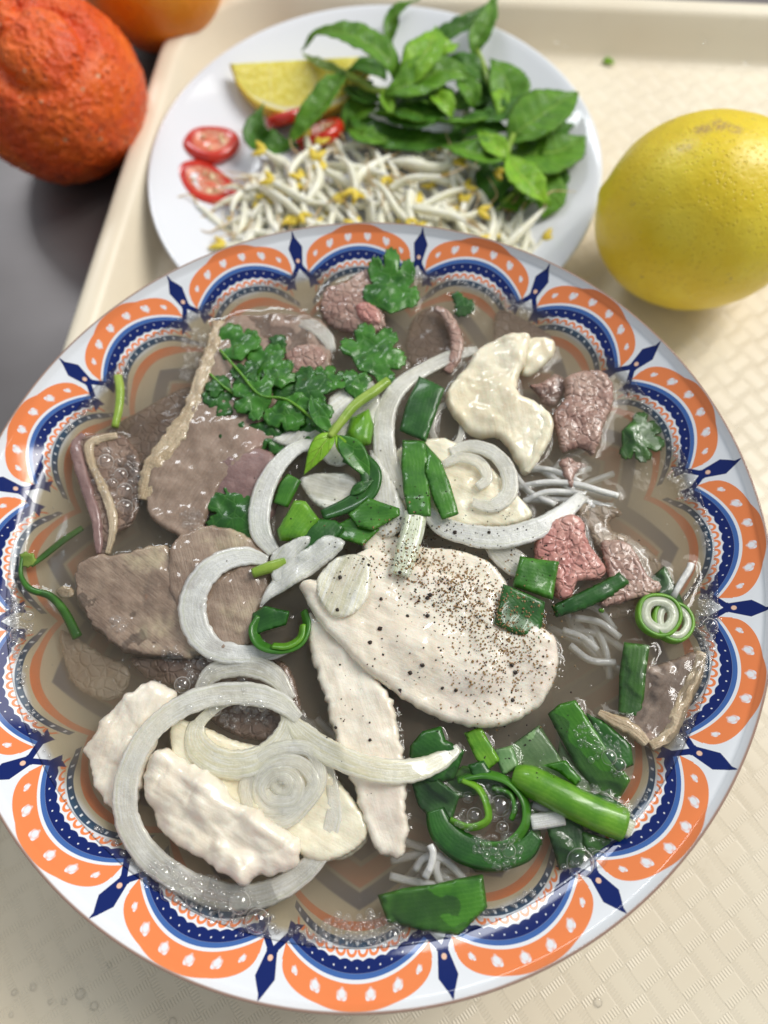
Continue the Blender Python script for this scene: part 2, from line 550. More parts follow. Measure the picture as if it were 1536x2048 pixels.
M = {}
M['steel'] = mat_steel(); M['tray'] = mat_tray(); M['white'] = mat_white()
M['print'] = mat_bowl_print(); M['bowl_out'] = mat_bowl_out()

# ------------------------------------------------------------------ setting: the table top
n_ = 24
tv = [(x, y, 0) for y in np.linspace(-1.2, 1.8, n_) for x in np.linspace(-1.5, 1.5, n_)]
tf = [(j * n_ + i, j * n_ + i + 1, (j + 1) * n_ + i + 1, (j + 1) * n_ + i) for j in range(n_ - 1) for i in range(n_ - 1)]
tag(mesh_obj('table_top', tv, tf, M['steel'], centre=False), kind='structure')

# ------------------------------------------------------------------ tray
TA = math.radians(-11.0)
def tray_build():
    x0, x1, y0, y1 = -.1564, .206, -.105, .3855
    cx, cy_ = (x0 + x1) / 2, (y0 + y1) / 2
    hx, hy = (x1 - x0) / 2, (y1 - y0) / 2
    # (inset, z, corner radius)
    prof = [(.000, .0120), (.0000, .0150), (.0008, .0175), (.0022, .0185), (.0045, .0188), (.0075, .0184), (.0095, .0176), (.0108, .0160), (.0150, .0100),
            (.0195, .0030), (.0212, .0010), (.0235, .0002), (.0262, .0000)]
    V = []; Fc = []; nc = 20; R0 = .056
    for ins, z in prof:
        Rr = max(R0 - ins, .008)
        for q, (sx_, sy_) in enumerate(((1, 1), (-1, 1), (-1, -1), (1, -1))):
            ccx, ccy = sx_ * (hx - ins - Rr), sy_ * (hy - ins - Rr)
            for i in range(nc + 1):
                a = math.pi / 2 * (q + i / nc)
                V.append((ccx + Rr * math.cos(a), ccy + Rr * math.sin(a), z))
    m = 4 * (nc + 1)
    for k in range(len(prof) - 1):
        for i in range(m):
            j = (i + 1) % m
            Fc.append((k * m + i, k * m + j, (k + 1) * m + j, (k + 1) * m + i))
    floor_ring = list(range((len(prof) - 1) * m, len(prof) * m))
    Fc.append(tuple(floor_ring))
    # underside
    base = len(V)
    for ins, z in ((.001, .0120), (.0125, .0090), (.0225, -.0022), (.0262, -.0036)):
        Rr = max(R0 - ins, .008)
        for q, (sx_, sy_) in enumerate(((1, 1), (-1, 1), (-1, -1), (1, -1))):
            ccx, ccy = sx_ * (hx - ins - Rr), sy_ * (hy - ins - Rr)
            for i in range(nc + 1):
                a = math.pi / 2 * (q + i / nc)
                V.append((ccx + Rr * math.cos(a), ccy + Rr * math.sin(a), z))
    for i in range(m):
        j = (i + 1) % m
        Fc.append((base + i, base + j, j, i))
    for k in range(3):
        for i in range(m):
            j = (i + 1) % m
            Fc.append((base + (k + 1) * m + i, base + (k + 1) * m + j, base + k * m + j, base + k * m + i))
    Fc.append(tuple(range(base + 3 * m, base + 4 * m))[::-1])
    o = mesh_obj('serving_tray', V, Fc, M['tray'], centre=False)
    ca, sa = math.cos(TA), math.sin(TA)
    o.location = (cx * ca - cy_ * sa, cx * sa + cy_ * ca, .004); o.rotation_euler = (0, 0, TA)
    me = o.data
    return tag(o, 'cream plastic serving tray with raised rim and embossed weave floor', 'tray')
tray_build()
ZT = 0.0042

# ------------------------------------------------------------------ bowl
def bowl_inner_z(r):    # r as fraction of BR, height above world zero
    rs = [0, .18, .35, .50, .62, .72, .80, .84, .88, .99]
    zs = [.0130, .0135, .0170, .0270, .0385, .0485, .0562, .0600, .0636, .0704]
    return float(np.interp(r, rs, zs))
def bowl_build():
    b = empty('soup_bowl', (BC[0], BC[1], ZT), 'wide porcelain soup bowl with orange and navy petal rim full of noodle soup', 'bowl')
    rr = [0.001] + list(np.linspace(.05, .84, 26)) + list(np.linspace(.85, .985, 16)) + [.991, .9955, .9985]
    zz = [bowl_inner_z(r) - ZT for r in rr[:-3]]
    zz = list(np.convolve(np.pad(zz, 2, mode='edge'), np.ones(5) / 5, 'valid')) + [.0718 - ZT, .0722 - ZT, .0719 - ZT]
    V, Fc = lathe([(r * BR, z) for r, z in zip(rr, zz)], 192)
    V = np.array(V) + np.array([BC[0], BC[1], ZT])
    o = mesh_obj('inner_wall', V, [f[::-1] for f in Fc], M['print'], b, centre=False)
    o.location = (0, 0, 0); o.data.transform(Matrix.Translation((-BC[0], -BC[1], -ZT)))
    outp = [(.9985, .0719 - ZT), (1.0, .0712 - ZT), (1.002, .0700 - ZT), (1.001, .0680 - ZT), (.997, .0662 - ZT), (.988, .0650 - ZT), (.965, .0635 - ZT), (.93, .0590 - ZT), (.86, .0500 - ZT), (.76, .0385 - ZT), (.62, .0245 - ZT), (.50, .0160 - ZT),
            (.40, .0115 - ZT), (.37, .0095 - ZT), (.37, .0042 - ZT), (.34, .0042 - ZT), (.34, .0085 - ZT), (.001, .009 - ZT)]
    V, Fc = lathe([(r * BR, z) for r, z in outp], 192)
    V = np.array(V) + np.array([BC[0], BC[1], ZT])
    o = mesh_obj('outer_wall', V, [f[::-1] for f in Fc], M['bowl_out'], b, centre=False)
    o.location = (0, 0, 0); o.data.transform(Matrix.Translation((-BC[0], -BC[1], -ZT)))
bowl_build()

# ------------------------------------------------------------------ broth
def mat_broth():
    t = NT('cloudy_broth'); c = t.coords()
    h = t.noise(c, 38, 3, .6) + t.noise(c, 150, 2) * .18
    nrm = t.bump(h, .0008, .35)
    g = t.n('ShaderNodeBsdfGlossy'); g.inputs['Roughness'].default_value = .03; g.inputs['Color'].default_value = (1, 1, 1, 1); t.link(nrm, g.inputs['Normal'])
    tr = t.n('ShaderNodeBsdfTransparent')
    fr = t.n('ShaderNodeFresnel'); fr.inputs['IOR'].default_value = 1.33; t.link(nrm, fr.inputs['Normal'])
    t.surf(t.mixs(fr.outputs[0], tr.outputs[0], g.outputs[0]))
    v = t.n('ShaderNodeVolumePrincipled')
    v.inputs['Color'].default_value = (.970, .815, .625, 1); v.inputs['Density'].default_value = 98.0
    v.inputs['Anisotropy'].default_value = 0.2
    v.inputs['Absorption Color'].default_value = (.55, .45, .36, 1)
    t.link(v.outputs[0], t.out.inputs['Volume'])
    return t.m
M['broth'] = mat_broth()
RW = next(float(r) for r in np.linspace(.8, .99, 400) if bowl_inner_z(r) >= ZB)


# ------------------------------------------------------------------ materials of the food
def mat_beef(name, a, b, pores=True, scale=1.0):
    t = NT(name); c = t.coords()
    n1 = t.noise(c, 130 * scale, 5, .6); n2 = t.noise(c, 900, 3)
    vd = t.voronoi(c, 340 * scale, 'DISTANCE_TO_EDGE')
    col = t.mix(t.ramp(n1, .32, .70), a, b)
    col = t.mix(t.ramp(n2, .62, .8) * .35, col, tuple(min(1, x * 1.7 + .04) for x in b))
    h = t.ramp(vd, 0, .16) + n2 * .5 + n1 * 1.2 if pores else n2 * .7 + n1 * 1.5
    return t.surf(t.pbr(col, .28 + n2 * .22, t.bump(h, .00042, .85), sss=.15, sr=(1, .45, .35), ss=.0018, coat=.7, coatr=.08))
def mat_fibre(name, a, b, fat=None, rot=0.0, bumpd=.00022, sss=.25, pink=None, dens=1.0, rough=.34):
    t = NT(name); c = t.coords('UV')
    m = t.mapping(c, (90 * dens, 3.6 * dens, 1), (0, 0, 0))
    if rot: m = t.mapping(t.mapping(c, (1, .004, 1), (0, 0, 0)), (90 * dens, 900 * dens, 1), (0, 0, rot))
    f = t.noise(m, 1, 5, .6, .3); oc = t.coords(); n1 = t.noise(oc, 70, 4); n2 = t.noise(oc, 1300, 3)
    col = t.mix(t.ramp(f * .35 + n1 * .65, .34, .66), a, b)
    if fat: col = t.mix(t.ramp(n1, .56, .72), col, fat)
    col = t.mix(t.ramp(t.noise(m, 2.6, 3), .60, .74) * (.0 if sss > .3 else .55), col, tuple(x * .45 for x in a))
    col = t.mix(t.ramp(t.noise(oc, 520, 3), .55, .75) * .3, col, tuple(min(1, x * 1.25 + .03) for x in b))
    if pink: col = t.mix(t.ramp(t.noise(oc, 38, 2), .5, .72) * .6, col, pink)
    return t.surf(t.pbr(col, rough + n2 * .2, t.bump(f * 1.0 + n2 * .6 + n1 * 1.2, bumpd * 1.7, .95), sss=sss, sr=(1, .6, .45), ss=.003, coat=.9, coatr=.07))
def mat_onion(name, col, alpha, line=(.95, .96, .90), rough=.14):
    t = NT(name); c = t.coords('UV'); oc = t.coords()
    x = t.n('ShaderNodeSeparateXYZ'); t.link(c, x.inputs[0]); V = E(t, x.outputs[1])
    f = t.noise(t.mapping(c, (22, 1.3, 1)), 5, 2); n = t.noise(oc, 520, 4, .65); big = t.noise(oc, 90, 3); sp = t.noise(oc, 2600, 2)
    cc = t.mix(t.ramp(f, .4, .65) * .6, col, line)
    cc = t.mix((V - .62).abs().lt(.05, .08) * .35, cc, (.62, .66, .36))
    al = t.ramp(big, .25, .75) * .30 + (alpha - .12) + t.ramp(n, .45, .75) * .12 + t.ramp(f, .40, .66) * .08 + V.abs().min(1.0).pow(9.0) * .40
    b = t.pbr(cc, rough + n * .10, t.bump(n * 1.0 + f * .4 + sp * .25 + big * 1.5, .00045, .85), sss=.4, sr=(1, 1, .8), ss=.003, coat=1.0, coatr=.05)
    tr = t.n('ShaderNodeBsdfTransparent')
    return t.surf(t.mixs(al.max(.05).min(1.0), tr.outputs[0], b))
def mat_green(name, a, b, light, veins='long', rough=.30, bd=.00012, cross=0.0):
    """leaf or stalk: UV u is metres along, v runs over the width"""
    t = NT(name); c = t.coords('UV'); oc = t.coords(); n = t.noise(oc, 160, 4); n2 = t.noise(oc, 1500, 2)
    x = t.n('ShaderNodeSeparateXYZ'); t.link(c, x.inputs[0]); U, V = E(t, x.outputs[0]), E(t, x.outputs[1])
    col = t.mix(t.ramp(n, .3, .7), a, b)
    if veins == 'long':
        l = (V * 24.0 + n * 9).sin() * (n * 1.6 - .2) if not cross else (V * cross + n * 1.2).sin()
        h = l * .12 + n2 * .7 + n * .9
        col = t.mix(t.ramp(l, .1, .8) * .09, col, light)
    elif veins == 'leaf':
        mid = V.abs().lt(.055, .05); sv = ((U * 1400.0 - V.abs() * 7.0)).sin()
        svl = t.ramp(sv, .80, 1.0)
        h = mid * -1.0 - svl * .55 + n2 * .3 + n * .8
        col = t.mix(mid * .55 + svl * .22, col, light)
    else:
        vd = t.voronoi(oc, 240, 'DISTANCE_TO_EDGE'); vl = vd.lt(.03, .05)
        h = vl * -.35 + n * 1.8 + n2 * .3
        col = t.mix(vl * .22, col, light)
    return t.surf(t.pbr(col, rough + n2 * .15, t.bump(h, bd, .8), sss=.0, coat=(.12 if veins == 'leaf' else .4), coatr=.10, spec=.4))
def mat_simple(name, a, b, sc=120, rough=.35, sss=.2, bd=.0001, bs=700, coat=.2, sr=(1, .6, .4)):
    t = NT(name); c = t.coords(); n = t.noise(c, sc, 4); n2 = t.noise(c, bs, 3)
    return t.surf(t.pbr(t.mix(t.ramp(n, .35, .68), a, b), rough + n2 * .15, t.bump(n2, bd, .8), sss=sss, sr=sr, ss=.002, coat=coat))

M['beef_brown'] = mat_beef('cooked_beef', (.17, .105, .075), (.29, .195, .14))
M['beef_pink'] = mat_beef('rare_beef', (.50, .20, .17), (.62, .33, .27))
M['beef_rose'] = mat_beef('rosy_beef', (.33, .185, .145), (.46, .31, .245))
M['beef_tan'] = mat_beef('pale_beef', (.40, .29, .20), (.52, .41, .29))
M['brisket'] = mat_fibre('brisket', (.25, .170, .120), (.37, .27, .20), None, 0.0, pink=(.34, .205, .165), bumpd=.00012, dens=1.7)
M['brisket_pale'] = mat_fibre('brisket_with_fat', (.23, .155, .108), (.36, .265, .19), (.50, .41, .27), .2, bumpd=.00016, dens=1.8)
M['purple_beef'] = mat_beef('smooth_purple_beef', (.20, .115, .105), (.29, .18, .16), False)
M['fat'] = mat_fibre('beef_fat', (.42, .31, .18), (.62, .50, .34), None, 0, bumpd=.0004, dens=.8)
M['chicken'] = mat_fibre('poached_chicken', (.82, .72, .57), (.90, .83, .70), None, 1.2, pink=(.86, .73, .62), sss=.4, bumpd=.00012, dens=.7)
M['chicken_yellow'] = mat_fibre('poached_chicken_skin_side', (.80, .70, .48), (.90, .83, .64), None, .8, sss=.4, bumpd=.00012, dens=.7)
M['onion'] = mat_onion('raw_onion', (.92, .89, .74), .50)
M['onion_bright'] = mat_onion('bright_onion', (.90, .90, .80), .62)
M['onion_thin'] = mat_onion('thin_onion', (.90, .87, .72), .40)
M['onion_yellow'] = mat_onion('yellow_onion', (.92, .87, .62), .50)
M['leek'] = mat_onion('pale_stalk', (.70, .76, .52), .75)
M['scallion'] = mat_green('scallion_green', (.026, .125, .010), (.055, .205, .014), (.17, .38, .05))
M['scallion_dark'] = mat_green('scallion_dark_green', (.012, .068, .010), (.026, .120, .014), (.08, .25, .04))
M['scallion_bright'] = mat_green('scallion_bright_green', (.075, .235, .012), (.15, .36, .020), (.38, .58, .10))
M['scallion_pale'] = mat_green('scallion_pale_green', (.11, .24, .08), (.20, .34, .14), (.42, .55, .28))
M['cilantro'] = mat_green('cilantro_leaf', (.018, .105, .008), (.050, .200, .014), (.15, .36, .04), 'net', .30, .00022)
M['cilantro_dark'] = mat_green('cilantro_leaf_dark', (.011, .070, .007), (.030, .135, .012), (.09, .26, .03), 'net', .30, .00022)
M['stem'] = mat_green('herb_stem', (.20, .34, .03), (.33, .46, .07), (.50, .60, .16))
M['basil'] = mat_green('basil_leaf', (.070, .200, .008), (.120, .290, .014), (.26, .45, .06), 'leaf', .45, .0007)
M['basil_light'] = mat_green('young_basil_leaf', (.15, .36, .012), (.24, .47, .02), (.42, .60, .09), 'leaf', .45, .0007)
M['basil_dark'] = mat_green('old_basil_leaf', (.030, .115, .006), (.062, .190, .009), (.15, .31, .03), 'leaf', .45, .0007)
M['noodle'] = mat_onion('rice_noodle', (.78, .77, .72), .86)
M['pepper'] = mat_simple('ground_pepper', (.012, .008, .006), (.05, .03, .018), 2000, .6, 0)
M['pepper_brown'] = mat_simple('brown_pepper', (.20, .11, .045), (.42, .27, .12), 1500, .6, 0)
M['sprout'] = mat_simple('bean_sprout_stem', (.82, .80, .63), (.92, .91, .80), 130, .22, .55, sr=(1, 1, .8))
M['bean'] = mat_simple('bean_head', (.74, .54, .04), (.86, .70, .10), 300, .4, .2)
M['root'] = mat_simple('sprout_root', (.55, .38, .17), (.70, .55, .33), 300, .5, .2)

def PR(name, label, cat, mat, outline, group=None, **kw):
    """a slice as a thing of its own"""
    o = slab(name, outline, M[mat], **kw)
    return tag(o, label, cat, group)
def SW(name, label, cat, mat, pts, w_, t_, group=None, **kw):
    if cat == 'onion slice' and mat.startswith('onion'):
        t_ = t_ * .62; kw.setdefault('flat', 14); kw.setdefault('jag', .10); kw.setdefault('k', 9)
        if not isinstance(w_, (int, float)) and not kw.get('closed'): w_ = [max(x, 2.6) for x in w_]
    o = sweep(name, pts, w_, t_, M[mat], **kw)
    return tag(o, label, cat, group)
def part(fn, parent, name, *a, **kw):
    """child mesh under a mesh or empty thing"""
    o = fn(name, *a, **kw)
    o.parent = parent; o.location = o.location - parent.location
    return o

# ------------------------------------------------------------------ beef in the bowl (photo coordinates, height over the broth in mm)
GB = 'slices of beef in the soup'
b1 = PR('brisket_slice', 'long grey brisket slice with cream fat strip lying under the parsley-like leaves', 'beef slice', 'brisket',
   [(452, 646, .6), (520, 630, -.6), (600, 632, -1.0), (655, 655, -1.2), (660, 760, .8), (600, 850, 1.5), (530, 890, 1.8), (470, 940, 1.8), (430, 1000, 1.6), (388, 1078, .8), (320, 1052, .6), (292, 1012, .6), (300, 950, 1.2), (345, 880, 1.6), (390, 800, 1.6), (425, 720, 1.2)],
   GB, thick=2.8, edge=1.2, wave=1.1, rough=.35, jag=.7, jagscale=300)
part(sweep, b1, 'fat_strip', [(440, 645, .8), (425, 700, 1.8), (400, 765, 2.2), (378, 830, 2.2), (345, 880, 2.2), (312, 925, 2.0), (296, 965, 1.5), (288, 1000, .8)],
     [4.5, 5.5, 4.5, 5.5, 7, 7.5, 6, 4], [2.0, 2.4, 2.2, 2.6, 2.8, 2.6, 2, 1.4], M['fat'], ripple=.9, jag=.35, n_per=14, k=9)
PR('brisket_slice', 'submerged dull brown brisket slice left of the long fat strip', 'beef slice', 'beef_brown',
   [(205, 868, -3.5), (280, 822, -3), (370, 775, -3.5), (385, 800, -3), (340, 868, -2.0), (300, 925, -2.5), (255, 925, -3), (215, 905, -3)], GB, thick=2, rough=.2)
b3 = PR('folded_brisket', 'folded brown brisket cupping a raft of bubbles near the left rim', 'beef slice', 'beef_brown',
   [(150, 878, 1.2), (178, 870, 1.6), (240, 868, .4), (275, 905, -.6), (285, 960, -.6), (280, 1010, -.6), (262, 1050, -.4), (232, 1070, 0), (215, 1110, -.4), (192, 1108, -.6), (190, 1040, 1.0), (172, 985, 1.2), (158, 925, 1.2)],
   GB, thick=2.2, rough=.3, wave=.4)
part(sweep, b3, 'fat_strip', [(235, 872, 1.2), (200, 878, 2.2), (178, 895, 2.4), (186, 935, 2.4), (205, 975, 2.3), (222, 1020, 2.0), (226, 1060, 1.4), (216, 1108, .2)],
     [2.2, 3.0, 3.0, 2.6, 3.0, 3.0, 2.5, 1.6], 2.0, M['fat'], ripple=.6, jag=.3, n_per=12)
part(sweep, b3, 'meat_edge', [(170, 872, 1.4), (153, 892, 1.6), (160, 930, 2.0), (176, 985, 2.0), (192, 1035, 1.5), (197, 1075, .8), (200, 1108, -.2)],
     [2.5, 4.0, 4.0, 3.6, 3.4, 3, 2], 2.6, M['purple_beef'], ripple=.4, jag=.2, n_per=10)
PR('beef_piece', 'round purple grey beef piece behind the left onion arc', 'beef slice', 'purple_beef',
   [(412, 965, .5), (425, 925, .8), (455, 902, 1), (495, 893, 1.5), (540, 903, 1.5), (562, 935, 1), (560, 985, .8), (540, 1040, 0), (470, 1045, 0), (420, 1015, 0)], GB, thick=5, edge=4, dome=.5, rough=.25)
PR('brisket_slice', 'big brisket slab with beige fatty corner at lower left of the bowl', 'beef slice', 'brisket_pale',
   [(163, 1128, .4), (200, 1110, .9), (250, 1108, 1.2), (300, 1095, 1.2), (345, 1093, 1.2), (350, 1150, 1.6), (372, 1210, 1.6), (410, 1270, 1.0), (395, 1312, 0), (330, 1312, -.2), (262, 1308, -.6), (205, 1270, -.8), (165, 1225, -.8), (150, 1175, -.3)],
   GB, thick=3.2, rough=.5, wave=1.3, jag=1.0, jagscale=300, crack=.5, cellmm=16)
PR('brisket_slice', 'grainy brisket slice half hidden by the big white onion crescent', 'beef slice', 'brisket_pale',
   [(345, 1090, 2.2), (380, 1062, 2.4), (440, 1052, 2.0), (520, 1090, 1.6), (545, 1150, 1.6), (520, 1230, 1.6), (500, 1290, 1.4), (440, 1310, 1.0), (395, 1298, 1.2), (372, 1240, 2.4), (345, 1200, 2.4), (335, 1150, 2.2)],
   GB, thick=3.8, rough=.5, wave=1.1, jag=.9, jagscale=300, crack=.5, cellmm=15)
PR('brisket_slice', 'dark sunken brisket scrap below the big brisket slab', 'beef slice', 'beef_brown',
   [(260, 1315, -2.5), (340, 1318, -1.5), (440, 1315, -1.2), (560, 1320, -1.0), (600, 1400, -1.5), (585, 1470, -2), (500, 1480, -2.5), (420, 1440, -3), (380, 1385, -3), (300, 1360, -3.5)], GB, thick=2, rough=.4, wave=.7)
PR('beef_slice', 'crinkled beef slice standing behind the topmost cilantro leaf', 'beef slice', 'beef_rose',
   [(645, 592, .4), (655, 575, .8), (690, 565, 1.2), (715, 548, 1.5), (738, 540, 1.8), (752, 580, 1.8), (770, 632, 1.4), (760, 665, .4), (705, 668, -.6), (655, 650, -.8), (640, 620, -.3)],
   GB, thick=2.4, crack=.55, cellmm=3.0, step=.55, jag=.6, scallop=(3.0, .5))
PR('beef_piece', 'small pink beef knob beside the topmost cilantro leaf', 'beef slice', 'beef_pink',
   [(712, 612, 1.6), (735, 606, 2), (758, 622, 2), (762, 648, 1.4), (738, 650, 1.2), (718, 635, 1.4)], GB, thick=3.4, edge=2, crack=.4, cellmm=2, step=.5)
PR('beef_piece', 'small crinkled rosy beef lump above the cilantro cluster', 'beef slice', 'beef_rose',
   [(572, 708, .8), (598, 692, 1.6), (632, 690, 1.6), (652, 708, 1.4), (652, 728, 1.2), (628, 748, 1), (600, 765, .8), (575, 755, .6), (566, 730, .6)], GB, thick=4.4, edge=3, crack=.7, cellmm=2.4, step=.5, dome=.3)
PR('beef_slice', 'dark beef slice sunk in broth under the curled beef ribbon', 'beef slice', 'beef_brown',
   [(820, 650, -4), (850, 618, -3), (885, 615, -2.5), (905, 660, -2.5), (905, 730, -2), (860, 745, -3), (815, 720, -4)], GB, thick=2)
SW('beef_ribbon', 'thin curled beef ribbon on edge near the far rim of the bowl', 'beef slice', 'beef_rose',
   [(872, 618, .6), (893, 632, 1.2), (908, 660, 1.4), (914, 690, 1.3), (908, 720, .8), (893, 745, 0)], [2.4, 3.6, 4.0, 4.4, 4.2, 3], 2.2, GB, ripple=.5, jag=.2, n_per=12)
# right side
PR('beef_slice', 'crinkled rosy beef slice right of the folded chicken', 'beef slice', 'beef_rose',
   [(1130, 758, 1.0), (1168, 740, 1.6), (1208, 748, 1.5), (1226, 778, 1.0), (1222, 820, 1.2), (1208, 850, 1.6), (1200, 885, 1.2), (1185, 908, .3), (1160, 895, .8), (1125, 905, .2), (1112, 870, .8), (1108, 825, .9), (1130, 795, 1.2)],
   GB, thick=4.2, edge=2.6, crack=.9, cellmm=3.0, step=.5, jag=.5, wave=.8, wavescale=150)
PR('beef_piece', 'tan beef scrap sunk beside the folded chicken', 'beef slice', 'beef_rose',
   [(1058, 770, .2), (1085, 765, .2), (1110, 748, -1.2), (1132, 770, -1.5), (1112, 812, -2), (1085, 808, -1.8), (1075, 790, -.6)], GB, thick=2.2, crack=.3, step=.6)
PR('beef_piece', 'little ragged tail of beef below the crinkled rosy slice', 'beef slice', 'beef_rose',
   [(1118, 925, .6), (1135, 915, .8), (1158, 925, -.6), (1172, 930, -1.5), (1150, 950, .2), (1148, 972, .4), (1132, 970, .4), (1128, 948, .6)], GB, thick=2.2, crack=.35, cellmm=2, step=.5, jag=.5)
PR('beef_slice', 'pinkest crinkled beef slice above the green scallion squares', 'beef slice', 'beef_pink',
   [(1068, 1092, 1.5), (1088, 1062, 2.2), (1110, 1040, 2.6), (1142, 1030, 2.6), (1168, 1045, 2.2), (1172, 1075, 2.2), (1190, 1105, 1.6), (1212, 1135, 1.0), (1200, 1158, .8), (1155, 1165, 1.6), (1142, 1198, .8), (1112, 1195, 1), (1100, 1160, 1.6), (1075, 1130, 1.6)],
   GB, thick=4.6, edge=3, crack=1.0, cellmm=3.0, step=.5, wave=1.0, wavescale=140)
PR('beef_slice', 'pale rosy crinkled beef slice between pink beef and scallion ring', 'beef slice', 'beef_rose',
   [(1202, 1085, .6), (1235, 1080, .8), (1262, 1092, .6), (1282, 1125, .5), (1295, 1152, .6), (1322, 1168, .4), (1312, 1190, .2), (1265, 1200, .2), (1225, 1212, .1), (1200, 1210, .2), (1215, 1170, .8), (1210, 1125, .8)],
   GB, thick=2.6, crack=.75, cellmm=2.7, step=.5, jag=.4)
PR('beef_slice', 'pale tan beef slice sunk behind the pink beef', 'beef slice', 'beef_tan',
   [(1150, 1012, -1.2), (1185, 1002, -1.5), (1225, 1012, -1.6), (1245, 1028, -1.4), (1220, 1040, -1.4), (1225, 1062, -1.6), (1255, 1072, -2), (1250, 1095, -1.6), (1200, 1100, -1.0), (1175, 1060, -.8)], GB, thick=1.8, jag=.5)
b14 = PR('beef_slice', 'tan beef slice with fatty edge by the right inner wall of the bowl', 'beef slice', 'brisket',
   [(1275, 1335, -1.2), (1310, 1330, -1.0), (1350, 1318, -.8), (1395, 1302, -.6), (1402, 1330, -.5), (1385, 1370, -.4), (1362, 1410, -.3), (1340, 1465, -.2), (1305, 1492, 0), (1270, 1480, .2), (1255, 1440, -1.4), (1262, 1390, -1.6)],
   GB, thick=2.0, rough=.3, wave=.3)
part(sweep, b14, 'fat_strip', [(1402, 1305, -.3), (1392, 1345, -.2), (1370, 1390, -.1), (1352, 1430, -.1), (1335, 1470, 0), (1300, 1492, .2)], [3, 4.4, 4.6, 4.6, 4, 3], 1.8, M['fat'], ripple=.5, jag=.2, n_per=10)
part(sweep, b14, 'curled_lip', [(1197, 1425, .3), (1225, 1440, .9), (1252, 1452, 1.0), (1275, 1468, .9), (1292, 1486, .4)], [2, 3.2, 4, 3.8, 2.6], 2.2, M['fat'], ripple=.4, jag=.2, n_per=10)

# ------------------------------------------------------------------ chicken
GC = 'slices of poached chicken in the soup'
PR('chicken_slice', 'pale chicken slice tucked behind the peppered one', 'chicken slice', 'chicken',
   [(725, 1085, 3.0), (760, 1058, 3.5), (830, 1090, 3.6), (900, 1098, 3.2), (960, 1115, 3.0), (1000, 1145, 2.6), (1012, 1190, 2.4), (900, 1200, 3), (760, 1150, 3)], GC, thick=3.0, rough=.3, wave=.5)
PR('chicken_slice', 'tongue shaped white chicken slice in the middle', 'chicken slice', 'chicken',
   [(612, 1230, 1.6), (660, 1250, 2.6), (720, 1310, 3.0), (778, 1392, 3.2), (788, 1420, 3.0), (800, 1470, 2.8), (812, 1545, 2.4), (812, 1620, 2.0), (818, 1665, 1.6), (806, 1708, 1.0), (782, 1716, .8), (752, 1695, 1.2), (728, 1640, 1.8), (702, 1560, 2.2), (672, 1480, 2.4), (650, 1400, 2.4), (625, 1320, 2.0)],
   GC, thick=3.8, edge=1.5, rough=.5, rscale=200, wave=1.0, jag=.9, jagscale=500, crack=.3, cellmm=12, step=.7)
PR('chicken_slice', 'largest chicken slice in the middle dusted with black pepper', 'chicken slice', 'chicken',
   [(598, 1172, 7.0), (618, 1158, 7.5), (650, 1158, 7.5), (700, 1118, 7.0), (745, 1098, 6.4), (820, 1125, 6.6), (900, 1150, 6.6), (960, 1162, 6.2), (1010, 1190, 6.0), (1060, 1240, 5.4), (1108, 1275, 4.6), (1118, 1325, 4.0), (1098, 1385, 3.2), (1060, 1425, 2.4), (1005, 1450, 2.0), (945, 1455, 2.0), (885, 1440, 2.4), (810, 1400, 3.6), (745, 1352, 4.8), (690, 1300, 5.6), (640, 1245, 6.2), (612, 1205, 6.6)],
   GC, thick=4.4, edge=2.0, rough=.35, rscale=300, wave=1.5, wavescale=60, jag=.6, jagscale=350, step=.7, ctrl=[(850, 1270, 7.0), (950, 1330, 5.6)])
c3 = PR('folded_chicken', 'folded chicken slice at upper right with its flap turned up', 'chicken slice', 'chicken_yellow',
   [(958, 700, 1.2), (985, 682, 2.0), (1030, 672, 2.6), (1062, 678, 3.4), (1052, 720, 4.0), (1035, 765, 4.0), (1042, 795, 4.2), (1078, 808, 4.0), (1095, 835, 3.4), (1095, 870, 2.6), (1075, 912, 1.6), (1055, 950, .6), (1030, 925, 1.4), (1000, 880, 2.4), (950, 872, 1.6), (905, 835, 1.0), (892, 790, .6), (925, 745, .8)],
   GC, thick=5.0, edge=2.4, rough=.6, rscale=200, wave=1.4, jag=.5, jagscale=400, crack=.5, cellmm=11)
part(slab, c3, 'turned_flap', [(1055, 680, 3.4), (1080, 675, 3.6), (1106, 680, 3.0), (1110, 705, 2.4), (1092, 728, 1.6), (1062, 752, .8), (1042, 748, 1.6), (1048, 712, 3.4)], M['chicken_yellow'], thick=3.0, edge=1.8, rough=.4)
part(sweep, c3, 'cut_edge', [(1075, 815, 4.4), (1092, 840, 4.2), (1086, 875, 3.4), (1066, 915, 2.2), (1052, 945, .8)], [3, 4.4, 4.6, 4, 2], 2.4, M['chicken_yellow'], ripple=.5, jag=.25, n_per=10)
PR('chicken_slice', 'yellowish white chicken slice below the folded one under onion', 'chicken slice', 'chicken_yellow',
   [(790, 905, 1.6), (840, 880, 2.2), (900, 880, 2.6), (960, 915, 2.6), (1020, 975, 2.0), (1065, 1030, 1.0), (1015, 1055, 1.0), (930, 1055, 1.8), (860, 1040, 2.2), (800, 1010, 2.0), (775, 955, 1.6)], GC, thick=3.0, rough=.35, wave=.8)
